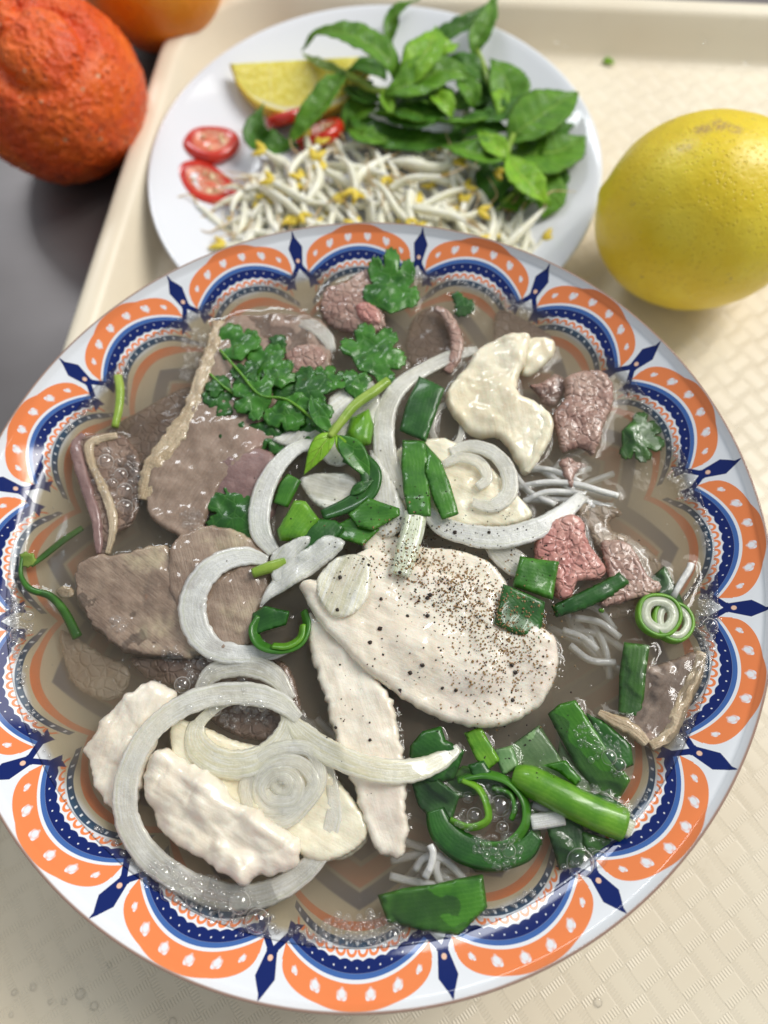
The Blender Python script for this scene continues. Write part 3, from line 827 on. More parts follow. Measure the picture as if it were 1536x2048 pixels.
PR('chicken_slice', 'shaggy chicken slice standing at the lower left edge of the heap', 'chicken slice', 'chicken',
   [(165, 1500, .6), (185, 1470, 1.6), (215, 1425, 2.4), (262, 1385, 2.8), (312, 1362, 2.6), (350, 1385, 2.2), (345, 1430, 1.8), (310, 1500, 1.6), (285, 1570, 1.2), (262, 1630, .2), (215, 1610, -.2), (188, 1570, .4), (178, 1525, 1.0)],
   GC, thick=4.6, edge=3, rough=.8, rscale=110, stretch=(1.0, 3.5), wave=1.6, jag=.9, jagscale=350, step=.6, crack=.9, cellmm=11)
PR('chicken_slice', 'broad chicken slice lying under the small onion ring at lower left', 'chicken slice', 'chicken_yellow',
   [(345, 1440, 1.6), (400, 1450, 2.0), (470, 1480, 2.4), (560, 1500, 2.2), (640, 1525, 1.6), (700, 1590, 1.2), (738, 1650, .4), (712, 1700, .2), (640, 1725, .4), (590, 1700, 1.6), (510, 1640, 2.4), (420, 1580, 2.4), (350, 1520, 2.0)], GC, thick=3.4, rough=.4, wave=.9)
PR('chicken_slice', 'thick torn chicken slice inside the big onion ring at lower left', 'chicken slice', 'chicken',
   [(290, 1530, 2.6), (330, 1500, 3.0), (385, 1520, 3.6), (440, 1560, 4.2), (470, 1600, 4.6), (530, 1625, 4.4), (570, 1660, 4.0), (602, 1690, 3.4), (592, 1735, 2.2), (545, 1752, 1.8), (520, 1748, 1.8), (500, 1765, 1.6), (470, 1762, 1.6), (410, 1720, 1.8), (355, 1690, 1.6), (310, 1640, 1.6), (288, 1585, 2.0)],
   GC, thick=8.0, edge=4.2, rough=1.0, rscale=85, stretch=(-.6, 3.0), wave=2.2, wavescale=110, jag=.9, jagscale=300, step=.65, crack=1.3, cellmm=13, seed=4.3)
PR('chicken_slice', 'sunken pale chicken edge right of the big onion ring at lower left', 'chicken slice', 'chicken_yellow',
   [(640, 1560, .2), (690, 1580, .4), (735, 1650, -.4), (728, 1690, -.8), (680, 1720, -1), (640, 1690, -.6)], GC, thick=2.0)

# ------------------------------------------------------------------ onion
GO = 'sliced raw onion in the soup'
SW('onion_slice', 'tall milky onion arc in front of the dark round cilantro leaf', 'onion slice', 'onion_bright',
   [(650, 888, 3.0), (600, 893, 4.2), (560, 925, 4.6), (532, 970, 4.8), (519, 1020, 4.6), (522, 1065, 4.2), (548, 1105, 3.4)], [2, 4.6, 5.6, 6.4, 6.6, 6.2, 4], 1.7, GO, n_per=10)
SW('onion_slice', 'bright white onion crescent on the brisket at left', 'onion slice', 'onion_bright',
   [(535, 1122, 4.2), (490, 1112, 4.6), (440, 1125, 5.0), (402, 1160, 5.0), (385, 1205, 4.8), (392, 1255, 4.2), (425, 1295, 3.4), (480, 1308, 2.6), (545, 1305, 1.6), (590, 1290, 1.0)], [3, 6, 7, 7.8, 8, 7.6, 6.8, 5.6, 4, 2.4], 1.3, GO, n_per=10)
SW('onion_slice', 'long upright onion strip left of the upper scallion pieces', 'onion slice', 'onion',
   [(955, 700, .2), (905, 712, .8), (850, 738, 1.8), (805, 768, 2.8), (778, 805, 3.4), (768, 850, 3.8), (770, 905, 4.0), (785, 955, 3.8), (808, 1000, 3.2)], [3, 5, 5.2, 6, 6.4, 6.6, 7, 7.2, 5], 1.7, GO, n_per=10)
SW('onion_slice', 'wide onion arc below the yellowish chicken slice', 'onion slice', 'onion_bright',
   [(850, 1020, 4.2), (885, 1052, 4.6), (940, 1070, 4.8), (1000, 1075, 4.6), (1060, 1062, 4.0), (1115, 1035, 3.0), (1165, 992, 1.0)], [4, 6, 6.8, 7, 6.6, 6, 3.6], 1.7, GO, n_per=10)
SW('onion_slice', 'small onion curl lying on the yellowish chicken slice', 'onion slice', 'onion',
   [(900, 905, 4.2), (940, 892, 4.8), (985, 905, 5.0), (1015, 940, 4.8), (1018, 985, 4.4), (985, 1012, 4.2), (945, 1005, 4.2)], [3, 4.4, 5, 5, 5, 4.4, 3], 1.6, GO, n_per=10)
SW('onion_slice', 'inner onion curl nested in the small curl on chicken', 'onion slice', 'onion_thin',
   [(885, 930, 4.6), (920, 915, 5.2), (958, 925, 5.4), (975, 955, 5.0), (955, 975, 4.8)], [2, 3.4, 4, 3.6, 2], 1.4, GO, n_per=8)
SW('onion_ring', 'biggest onion ring at the lower left lying on chicken', 'onion slice', 'onion',
   [(598, 1438, 4.2), (560, 1405, 4.6), (500, 1388, 4.8), (430, 1390, 5.4), (365, 1412, 6.2), (305, 1458, 6.6), (268, 1515, 6.0), (250, 1580, 4.4), (258, 1650, 2.4), (300, 1715, 1.0), (370, 1765, .5), (450, 1792, .2), (530, 1788, .2), (600, 1750, .8), (650, 1690, 1.6), (668, 1620, 2.4), (660, 1550, 2.6), (640, 1500, 2.6)],
   [3, 5.4, 6.2, 6.2, 6.2, 6, 6.2, 6.6, 6.4, 6.4, 6.4, 6.2, 6.2, 5.6, 5, 4.2, 3, 2], 1.3, GO, n_per=7)
SW('onion_ring', 'small thick onion ring inside the top of the biggest ring', 'onion slice', 'onion_yellow',
   [(395, 1452, 3.6), (395, 1490, 4.2), (428, 1520, 4.6), (475, 1530, 4.6), (525, 1515, 4.4), (562, 1480, 4.0), (578, 1440, 3.4), (560, 1408, 3.2), (500, 1395, 3.0), (440, 1410, 3.2)], [5, 7, 7.5, 7.5, 6.5, 5.5, 4, 3, 2.6, 3.4], 1.8, GO, n_per=8, closed=True)
SW('onion_slice', 'translucent onion arc just above the biggest ring', 'onion slice', 'onion_thin',
   [(395, 1392, .8), (420, 1350, 1.4), (465, 1332, 2.0), (515, 1335, 2.2), (555, 1358, 2.0), (582, 1400, 1.0)], [3, 5.4, 6.4, 6.4, 5.4, 3], 1.6, GO, n_per=9)
core = empty('onion_core', P(565, 1575, ZB + .0045), 'round onion core slice with fine rings on the lower left chicken', 'onion slice', GO)
for k_, (ra, wd) in enumerate(((9.6, 3.4), (6.8, 3.3), (4.2, 3.2), (1.6, 3.0))):
    cpt = P(565, 1570, ZB + .0046 + .0002 * k_)
    ofs_ = np.array([.0005 * math.sin(k_ * 2.1), .0006 * math.cos(k_ * 1.7), 0])
    pts_ = [cpt + ofs_ + (1 + .10 * math.sin(2 * q + k_) + .05 * math.sin(3 * q + k_ * 2)) * np.array([math.cos(q) * ra * 1e-3, math.sin(q) * ra * .92e-3, .0006 * math.sin(q + 1)]) for q in np.linspace(0, 2 * math.pi, 9)[:-1]]
    part(sweep, core, 'ring_layer', None, wd + .5, 1.0, M['onion_thin'], world=pts_, closed=True, n_per=6)
SW('onion_slice', 'narrow onion strip crossing the tongue shaped chicken slice', 'onion slice', 'onion_yellow',
   [(578, 1437, 3.4), (605, 1468, 4.4), (650, 1500, 5.6), (710, 1528, 6.6), (770, 1542, 6.6), (830, 1540, 4.8), (880, 1522, 2.6), (918, 1496, .8)], [4, 6, 6.4, 6, 6.4, 6, 5, 2.6], 1.6, GO, n_per=9)
PR('onion_petal', 'crumpled white onion petal left above the peppered chicken', 'onion slice', 'onion_bright',
   [(520, 1215, 4.0), (548, 1195, 5.0), (600, 1165, 7.0), (660, 1120, 9.0), (690, 1085, 9.4), (655, 1070, 8.6), (615, 1095, 7.6), (575, 1125, 6.4), (540, 1165, 5)], GO, thick=1.5, edge=.8, wave=1.0, rough=.1)
PR('onion_petal', 'upright curled onion petal beside the bright scallion chunk', 'onion slice', 'onion_bright',
   [(545, 1105, 6.0), (570, 1088, 6.6), (612, 1070, 7.0), (625, 1082, 6.6), (600, 1110, 6.4), (582, 1140, 6.2), (570, 1165, 5.4), (548, 1165, 5.2), (540, 1135, 5.4)], GO, thick=1.5, edge=.8, wave=.8, rough=.1)
PR('onion_petal', 'pale yellow see-through onion petal on the peppered chicken', 'onion slice', 'onion_yellow',
   [(638, 1150, 9.6), (665, 1120, 9.8), (700, 1108, 9.6), (735, 1115, 9.4), (742, 1150, 9.6), (735, 1195, 9.6), (710, 1225, 9.4), (675, 1235, 9.2), (648, 1215, 9.2), (632, 1180, 9.4)], GO, thick=1.0, edge=.8, wave=.5, rough=.1)
SW('onion_stalk', 'pale green stalk strip standing behind the peppered chicken', 'onion slice', 'leek',
   [(832, 1025, 7.6), (825, 1062, 9.0), (814, 1100, 10.0), (800, 1150, 10.2)], [6.6, 6.6, 6.4, 5.6], 2.0, GO, n_per=10)
SW('onion_slice', 'half sunken onion arc above the small beef lump', 'onion slice', 'onion_thin',
   [(555, 640, -.6), (590, 642, .2), (625, 652, .6), (652, 675, .8), (664, 705, .2)], [3, 4.6, 5.4, 5, 3], 1.5, GO, n_per=9)
PR('onion_petal', 'glassy onion petal under the cilantro stem', 'onion slice', 'onion_thin',
   [(545, 880, 2.2), (600, 855, 2.8), (650, 850, 3.2), (660, 790, 3.0), (740, 760, 3.0), (760, 830, 3.2), (690, 930, 3.0), (620, 905, 2.8)], GO, thick=1.4, wave=.8, rough=.1)
PR('onion_petal', 'smooth milky onion petal between stem and upright onion strip', 'onion slice', 'onion',
   [(740, 900, 3.8), (768, 930, 4.2), (800, 990, 4.8), (815, 1040, 5.0), (780, 1075, 5.0), (735, 1055, 4.8), (725, 1010, 4.6), (745, 960, 4.2)], GO, thick=1.5, wave=.8, rough=.1)
PR('onion_petal', 'greyish see-through onion petal in the dark centre gap', 'onion slice', 'onion_thin',
   [(600, 960, 3.0), (650, 945, 3.4), (700, 950, 3.4), (730, 985, 3.4), (700, 1020, 3.2), (640, 1015, 3.0)], GO, thick=1.4, wave=.8, rough=.1)
SW('onion_ring', 'tiny glassy onion ring sunk below the folded chicken', 'onion slice', 'onion_thin',
   [(880, 815, .2), (915, 812, .4), (925, 845, .4), (915, 885, .4), (880, 888, .3), (862, 855, .2)], 2.2, 1.2, GO, closed=True, n_per=6)
SW('onion_slice', 'onion shred leading from wide arc to the pink beef', 'onion slice', 'onion_thin',
   [(985, 1085, 2.8), (1010, 1110, 2.6), (1035, 1130, 2.2), (1050, 1140, 1.6)], [6, 8, 8, 5], 1.4, GO, n_per=8)

# ------------------------------------------------------------------ noodles
GN = 'rice noodles showing in the broth'
for pts_, lab in (([(1040, 940, -.6), (1085, 938, -.2), (1125, 948, -.3), (1160, 965, -.5)], 'white rice noodle passing under the small beef tail'),
                  ([(1035, 975, -.6), (1090, 965, 0), (1150, 968, .2), (1200, 982, .2), (1236, 992, .1)], 'longest white rice noodle right of the folded chicken'),
                  ([(1045, 1005, -.5), (1090, 985, .1), (1140, 985, -.2), (1170, 990, -.6)], 'white rice noodle above the sunken tan beef'),
                  ([(1030, 950, -.8), (1060, 985, -.3), (1110, 1010, -.8)], 'short white rice noodle curling beside yellowish chicken'),
                  ([(850, 1755, -.6), (862, 1730, 0), (866, 1705, .2), (860, 1690, 0)], 'stubby white noodle below the tongue shaped chicken'),
                  ([(780, 1752, -3), (820, 1762, -2.4), (870, 1770, -2.4), (920, 1770, -3)], 'faint sunken noodle at the bottom behind the large scallion leaf'),
                  ([(880, 1705, -1.5), (872, 1735, -1.5), (880, 1765, -1.8)], 'faint upright noodle right of the stubby noodle'),
                  ([(1345, 1195, -.4), (1362, 1165, .2), (1378, 1140, .4), (1382, 1128, .3)], 'short noodle end near the right wall above the scallion ring'),
                  ([(1125, 1260, -3), (1165, 1275, -2.6), (1195, 1300, -3)], 'blurred noodle sunk right of the peppered chicken'),
                  ([(1150, 1235, -3.4), (1200, 1245, -3.0), (1240, 1275, -3.4)], 'blurred noodle sunk below the long scallion strip'),
                  ([(1050, 1000, -1.2), (1110, 1000, -.9), (1180, 1005, -1.2), (1230, 1020, -2)], 'thin noodle just under the longest white noodle'),
                  ([(1060, 925, -1.4), (1110, 958, -.8), (1170, 1000, -1.0), (1200, 1030, -2)], 'thin noodle slanting down through the noodle bundle'),
                  ([(1140, 1290, -3.2), (1180, 1320, -2.6), (1230, 1325, -3.2)], 'lowest blurred noodle right of the peppered chicken'),
                  ([(830, 1740, -1.6), (850, 1715, -1.0), (890, 1720, -1.4), (930, 1760, -2.4)], 'thin noodle arching behind the stubby noodle'),
                  ([(1065, 1610, -1.4), (1100, 1625, -1.0), (1150, 1660, -1.6)], 'thin noodle passing under the thick scallion tube')):
    SW('rice_noodle', lab, 'noodle', 'noodle', pts_, 2.1, 1.9, GN, k=4, n_per=6)
SW('rice_noodle', 'flat square ended noodle between scallion tube and curls', 'noodle', 'noodle', [(1062, 1645, .4), (1095, 1640, .6), (1128, 1634, .6)], 4.0, 1.4, GN)

# ------------------------------------------------------------------ spring onion pieces
GS = 'chopped spring onion greens in the soup'
def SC(label, mat, outline, h=None, **kw):
    kw.setdefault('thick', .75); kw.setdefault('edge', .35); kw.setdefault('step', .8); kw.setdefault('jag', .06); kw.setdefault('rough', .08)
    kw.setdefault('smooth_outline', False); kw.setdefault('wave', 1.0)
    return PR('scallion_piece', label, 'spring onion', mat, outline, GS, **kw)
SC('dark glossy scallion square above the split scallion leaf', 'scallion_dark', [(838, 752, 4.2), (890, 778, 4.6), (868, 838, 4.8), (852, 884, 4.6), (798, 862, 4.2), (812, 808, 4.4)], dome=.5, thick=2.2)
PR('scallion_piece', 'left half of the split scallion leaf pointing at the chicken', 'spring onion', 'scallion', [(805, 880, 5.4), (850, 882, 5.8), (858, 930, 6.4), (862, 1034, 8.8), (816, 1030, 8.8), (806, 980, 7.2), (802, 930, 6.4)], GS, thick=1.0, smooth_outline=False, jag=.05, wave=.4)
PR('scallion_piece', 'right half of the split scallion leaf bending outward', 'spring onion', 'scallion', [(850, 884, 5.4), (882, 922, 6.4), (902, 972, 7.0), (918, 1028, 7.4), (884, 1041, 7.6), (866, 1000, 7.4), (850, 945, 6.8)], GS, thick=1.0, smooth_outline=False, jag=.05, wave=.4)
SC('scallion square between the cilantro stem and pepper', 'scallion', [(695, 1028, 6.2), (735, 995, 6.6), (800, 1018, 7.0), (800, 1032, 7.0), (745, 1062, 6.8), (715, 1055, 6.4)])
SC('flat scallion piece above the white onion petals', 'scallion', [(665, 1050, 5.4), (705, 1032, 5.8), (760, 1058, 6.2), (725, 1092, 6.2), (672, 1075, 5.6)])
SC('light green lengthwise opened scallion chunk in the centre', 'scallion_bright', [(588, 1000, 6.6), (612, 1002, 7.0), (640, 1040, 7.0), (610, 1080, 6.4), (560, 1082, 5.6), (553, 1060, 5.4), (572, 1030, 6.2)], thick=4, edge=2)
SC('frosted scallion leaf running down from the bright chunk', 'scallion_dark', [(636, 1036, 6.6), (672, 1040, 6.0), (690, 1056, 6.0), (655, 1100, 6.4), (606, 1130, 6.4), (588, 1115, 6.2), (600, 1075, 6.6)], thick=1.6)
SW('scallion_ribbon', 'dark curling scallion ribbon under the square', 'spring onion', 'scallion_dark', [(690, 915, 5), (722, 925, 5.6), (742, 950, 5.6), (735, 985, 5.2), (700, 1010, 5), (645, 1032, 5)], [4, 6, 6.5, 6, 5, 3.5], 1.0, GS, fold=.3)
SW('scallion_ribbon', 'ridged scallion band behind the upright onion arc', 'spring onion', 'scallion', [(560, 1010, 3.2), (575, 975, 3.8), (588, 955, 3.8)], [5, 6, 5], 1.2, GS)
SC('bright green scallion tube end under the cilantro stem', 'scallion_bright', [(700, 835, 3.6), (738, 818, 4.0), (748, 850, 4.2), (742, 890, 4.0), (712, 900, 4.0), (690, 872, 3.8)], thick=5, edge=3)
SC('upper of two joined dark scallion squares by the pink beef', 'scallion', [(1040, 1112, 4.8), (1118, 1124, 4.8), (1106, 1200, 4.6), (1025, 1172, 5.0)], thick=1.8)
SC('lower frosted dark scallion square on the chicken edge', 'scallion_dark', [(1006, 1168, 9.0), (1090, 1204, 7.8), (1086, 1240, 7.6), (1080, 1282, 7.6), (1030, 1268, 8.8), (988, 1248, 9.6)], thick=1.6)
PR('scallion_piece', 'long wet scallion strip lying in front of the pink beef', 'spring onion', 'scallion_dark', [(1102, 1212, .8), (1150, 1188, 1.6), (1200, 1165, 1.9), (1238, 1142, 1.8), (1262, 1165, 1.6), (1225, 1192, 1.6), (1170, 1218, .9), (1112, 1236, .4)], GS, thick=2.0, smooth_outline=False, wave=.3)
SC('triangular scallion leaf tip behind the white green ring', 'scallion_dark', [(1298, 1158, -.8), (1330, 1130, .1), (1352, 1170, -.2), (1372, 1210, -.5), (1320, 1225, -.8)])
SC('upright dark scallion rectangle overlapping the tan beef slice', 'scallion', [(1248, 1284, -.2), (1300, 1290, .1), (1292, 1350, .1), (1285, 1438, -.6), (1236, 1428, -.8), (1238, 1350, -.4)], wave=.2)
PR('herb_crumb', 'tiny green crumb floating below the long scallion strip', 'herb crumb', 'scallion_bright', [(1198, 1216, .3), (1208, 1218, .3), (1206, 1226, .3), (1198, 1224, .3)], None, thick=.8, edge=.4, step=.4)
# scallion rings
def ring_piece(label, u, v, h, r1, r2, hh, tilt=(0, 0), mats=('scallion_bright', 'leek'), sq=1.0):
    c = P(u, v, ZB + h * 1e-3)
    e = empty('scallion_ring', c, label, 'spring onion', GS)
    e.rotation_euler = (tilt[0], tilt[1], .3)
    def tube(nm, ri, ro, m, hgt):
        pf = [(ri, -hgt), (ri * 1.02, hgt * .85), ((ri + ro) / 2, hgt), (ro * .985, hgt * .8), (ro, hgt * .2), (ro, -hgt)]
        V, Fc = lathe([(a * 1e-3, b * 1e-3) for a, b in pf], 40)
        V = [(x * (1 + .05 * math.sin(2 * math.atan2(y, x) + 1)), y * sq * (1 + .04 * math.cos(3 * math.atan2(y, x))), z) for x, y, z in V]
        me = bpy.data.meshes.new(nm); me.from_pydata(V, [], [f[::-1] for f in Fc]); me.polygons.foreach_set('use_smooth', [True] * len(me.polygons))
        uv = me.uv_layers.new(name='UVMap')
        me.materials.append(M[m]); o = bpy.data.objects.new(nm, me); COL.objects.link(o); o.parent = e
    tube('outer_skin', r2 * .82, r2, mats[0], hh)
    if mats[1]: tube('pale_flesh', r1, r2 * .84, mats[1], hh * .85)
    return e
ring_piece('green and white scallion ring floating on top at the right', 1318, 1230, 1.6, 2.6, 6.3, 1.2, (.05, .05))
ring_piece('second scallion ring tucked under the green and white one', 1346, 1243, .5, 3.0, 6.0, 1.2, (.0, .15))
# curled ring left of the tongue chicken
SW('scallion_ribbon', 'curled open scallion ring left of the tongue shaped chicken', 'spring onion', 'scallion', [(520, 1235, 3.6), (508, 1262, 3.8), (522, 1290, 3.8), (560, 1300, 3.8), (598, 1288, 3.6), (614, 1255, 3.4), (608, 1222, 3.2)], [3, 4, 4.6, 4.4, 4.2, 4, 3], 1.3, GS, roll=50)
SW('scallion_ribbon', 'bright inner wall of the curled open scallion ring', 'spring onion', 'scallion_bright', [(545, 1292, 4.4), (575, 1292, 4.6), (600, 1276, 4.4), (606, 1250, 4.0)], [3, 3.6, 3.4, 2.4], 1.2, GS, roll=50)
SC('dark scallion scrap at the mouth of the curled ring', 'scallion_dark', [(505, 1225, 4.0), (530, 1212, 4.8), (580, 1222, 4.8), (572, 1250, 4.2), (530, 1262, 4.0), (500, 1275, 3.6)])
SW('scallion_stalk', 'short yellow green stalk poking from under white petals', 'spring onion', 'stem', [(506, 1146, 5.2), (540, 1134, 6), (575, 1122, 6)], [3, 3.6, 3], 2.4, GS, k=4)
# lower right greens
SC('small light green scallion square below the peppered chicken', 'scallion_bright', [(928, 1466, .8), (962, 1453, 1.6), (1000, 1520, 1.4), (975, 1542, .6), (952, 1520, .6)])
SC('dark scallion leaf next to the tip of the peppered chicken', 'scallion_dark', [(820, 1492, .6), (845, 1462, 1.0), (882, 1452, 1.4), (892, 1480, 1.4), (930, 1500, .4), (910, 1560, -.8), (860, 1570, -.8), (818, 1540, -.4)], thick=2)
SC('dull sunken scallion leaf linking the curls and the thick tube', 'scallion', [(890, 1560, -1.2), (925, 1530, -.8), (980, 1540, -.8), (1040, 1570, -1), (1032, 1600, -1.2), (960, 1590, -1.6), (905, 1600, -1.6)])
SC('pale washed out scallion leaf under the broth skin', 'scallion_pale', [(1008, 1500, -1.0), (1080, 1448, -.4), (1112, 1500, -.5), (1150, 1565, -.8), (1110, 1600, -1.4), (1040, 1560, -1.4)])
SC('long dark scallion leaf slanting toward the tan beef slice', 'scallion', [(1095, 1428, -.2), (1118, 1408, .2), (1150, 1400, .4), (1185, 1452, .8), (1225, 1510, .6), (1262, 1560, .2), (1240, 1600, -.4), (1190, 1590, -.8), (1150, 1530, -.4)], thick=1.6)
SC('frosted scallion leaf beside the curled fat lip', 'scallion_dark', [(1172, 1425, .4), (1205, 1440, .8), (1262, 1490, .6), (1268, 1530, .4), (1235, 1545, .6), (1198, 1500, 1.0)], thick=1.6)
tb = empty('scallion_stalk', P(1145, 1600, ZB), 'thick bright green scallion tube lying at lower right', 'spring onion', GS)
part(sweep, tb, 'tube_wall', [(1030, 1552, .2), (1060, 1562, 1.4), (1120, 1592, 2.0), (1180, 1622, 1.8), (1248, 1650, .8)], [6.0, 8.0, 8.2, 8.2, 8.4], [6, 8, 8, 7.6, 6], M['scallion_bright'], n_per=10, k=9, lens=True)
part(sweep, tb, 'inner_tube', [(1225, 1636, 1.6), (1262, 1660, .9)], [4, 5], [3, 2.6], M['leek'], k=5)
# curled green loops
SW('scallion_ribbon', 'large open scallion loop around the big bubbles', 'spring onion', 'scallion', [(915, 1560, .2), (965, 1548, 1.0), (1015, 1562, 1.4), (1048, 1600, 1.6), (1050, 1650, 1.4), (1015, 1690, 1.0), (960, 1695, .6)], [3, 4.4, 4, 4, 4.4, 5, 4], 1.2, GS, roll=55, n_per=9)
SW('scallion_ribbon', 'inner bright scallion loop between two bubbles', 'spring onion', 'scallion_bright', [(925, 1560, 1.2), (955, 1575, 2.0), (972, 1605, 2.2), (975, 1640, 2.0), (940, 1655, 1.6), (900, 1640, 1.0)], [2.4, 3, 3.4, 3.4, 3, 2], 1.2, GS, roll=60, n_per=9)
SW('scallion_ribbon', 'dark scallion curl under the bubble loops', 'spring onion', 'scallion_dark', [(870, 1620, .4), (885, 1660, .8), (925, 1695, 1.0), (985, 1712, 1.0), (1045, 1700, .6), (1072, 1670, .2)], [5, 7, 7.5, 7, 6, 4], 1.3, GS, n_per=9)
SC('deep green scallion leaf left of the loops', 'scallion_dark', [(822, 1560, -.8), (870, 1555, -.4), (920, 1590, .2), (905, 1640, .2), (870, 1650, -.6), (835, 1610, -1)])
SC('dark green scallion leaf hanging below the thick tube', 'scallion_dark', [(1092, 1655, -.4), (1135, 1636, .2), (1168, 1650, .2), (1172, 1700, -.2), (1165, 1735, -.8), (1118, 1740, -1.2)])
SC('sunken scallion leaf touching the lower right inner wall', 'scallion', [(1160, 1660, -.6), (1225, 1680, -.2), (1222, 1722, -.3), (1175, 1735, -.7)])
SC('largest dark scallion leaf near the bottom rim of the bowl', 'scallion', [(755, 1790, -1.0), (810, 1775, -.2), (870, 1768, .2), (920, 1756, .2), (966, 1748, .3), (975, 1815, .2), (918, 1870, .2), (850, 1862, 0), (775, 1845, -.6)], wave=.4, thick=1.4)

# more of the loose pile at lower right
SC('pale green scallion slice lying between the loops and the light square', 'scallion_pale', [(985, 1500, .2), (1025, 1490, .6), (1040, 1535, .6), (1005, 1552, .2)])
SC('small dark scallion chip resting on the top of the large loop', 'scallion_dark', [(935, 1530, 1.4), (968, 1520, 1.8), (985, 1548, 1.8), (950, 1562, 1.4)])
SC('small bright scallion chip left of the large loop', 'scallion_bright', [(868, 1500, 1.4), (890, 1492, 1.8), (905, 1525, 1.6), (880, 1535, 1.2)])
SC('narrow scallion shred above the thick tube', 'scallion', [(1085, 1530, .8), (1130, 1520, 1.2), (1165, 1560, 1.0), (1150, 1572, .8), (1118, 1545, .8)])
SC('dark scallion chip wedged between thick tube and long leaf', 'scallion_dark', [(1180, 1585, .6), (1215, 1592, 1.0), (1252, 1612, .6), (1240, 1630, .3), (1205, 1615, .6)])
SC('dull scallion leaf sunk under the long slanting leaf', 'scallion_pale', [(1120, 1480, -1.4), (1160, 1540, -1.6), (1215, 1600, -1.8), (1170, 1610, -2.2), (1110, 1545, -2)])
SC('scallion leaf sunk left of the small white noodle', 'scallion', [(1040, 1610, -1.8), (1075, 1600, -1.4), (1085, 1690, -1.8), (1045, 1700, -2.2)])
SC('torn scallion leaf sunk between loops and the largest leaf', 'scallion_dark', [(930, 1715, -1.2), (990, 1722, -.9), (1040, 1715, -1.2), (1010, 1745, -1.8), (950, 1745, -2)])
SW('scallion_ribbon', 'small scallion curl inside the large loop near the big bubble', 'spring onion', 'scallion', [(985, 1575, 1.0), (1020, 1585, 1.6), (1030, 1615, 1.6), (1022, 1640, 1.2)], [2, 3, 3, 2], 1.0, GS, roll=60)
# food lying deeper in the broth
rn = random.Random(77)
for i_, (cu, cv, n_, sp, ang) in enumerate(((1180, 1270, 9, 62, .3), (1130, 980, 7, 45, .1), (870, 1740, 6, 48, -.4), (640, 1450, 3, 30, .6), (1120, 1660, 4, 36, .2))):
    for j_ in range(n_):
        a = ang + rn.gauss(0, .38); u0, v0 = cu + rn.gauss(0, sp * .7), cv + rn.gauss(0, sp * .5); L2 = rn.uniform(45, 85); h_ = rn.uniform(-9.5, -4.2); k_b = rn.uniform(-16, 16)
        SW('rice_noodle', 'pale rice noodle strand blurred deep in broth, ' + ('right of the peppered chicken', 'under the beef tail noodles', 'above the bottom scallion leaf', 'beside the tongue shaped chicken', 'under the thick scallion tube')[i_], 'noodle', 'noodle', [(u0 - L2 * math.cos(a), v0 - L2 * math.sin(a), h_ - 1.5), (u0 - k_b * math.sin(a), v0 + k_b * math.cos(a), h_), (u0 + L2 * math.cos(a), v0 + L2 * math.sin(a), h_ - 1.2)], 2.2, 2.0, 'rice noodles blurred deep in the broth', k=3, n_per=7, food=False)
PR('beef_slice', 'dim beef slice sunk deep under the noodles at right', 'beef slice', 'beef_tan', [(1180, 1100, -5), (1260, 1080, -5), (1320, 1130, -5.5), (1300, 1210, -6), (1210, 1230, -6)], GB, thick=2, jag=.5, wave=1.5)
PR('beef_slice', 'dim beef slice sunk deep below the brisket slabs at left', 'beef slice', 'beef_tan', [(120, 1260, -5), (190, 1300, -4.5), (260, 1340, -4.5), (230, 1400, -5.5), (150, 1370, -6)], GB, thick=2, jag=.5, wave=1.5)
PR('beef_slice', 'dim beef piece sunk deep between pink beef and far wall', 'beef slice', 'beef_brown', [(1000, 620, -4), (1060, 640, -4), (1110, 690, -4), (1060, 720, -5), (990, 680, -5)], GB, thick=2, jag=.5, wave=1.0)

# ------------------------------------------------------------------ cilantro and herbs in the bowl
GK = 'cilantro leaves on the soup'
def CL(label, mat, outline, **kw):
    kw.setdefault('thick', .35); kw.setdefault('edge', .2); kw.setdefault('step', .6); kw.setdefault('jag', .25); kw.setdefault('rough', .15)
    kw.setdefault('wave', 1.6); kw.setdefault('wavescale', 110); kw.setdefault('scallop', (1.9, .75)); kw.setdefault('lobes', (6.5, 1.9))
    return PR('cilantro_leaf', label, 'cilantro leaf', mat, outline, GK, **kw)
CL('small cilantro scrap above the small beef lump', 'cilantro_dark', [(538, 678, 1.4), (560, 670, 1.6), (574, 682, 1.4), (570, 708, 1.4), (552, 710, 1.4), (545, 695, 1.4)], scallop=(2, .5), lobes=None)
CL('tiny three lobed cilantro leaf near the far rim', 'cilantro_dark', [(903, 588, .6), (920, 583, .8), (932, 596, .8), (946, 600, .6), (950, 618, .3), (935, 632, .1), (912, 632, .1), (908, 608, .5)], scallop=(2.2, .6), lobes=None, wave=.3)
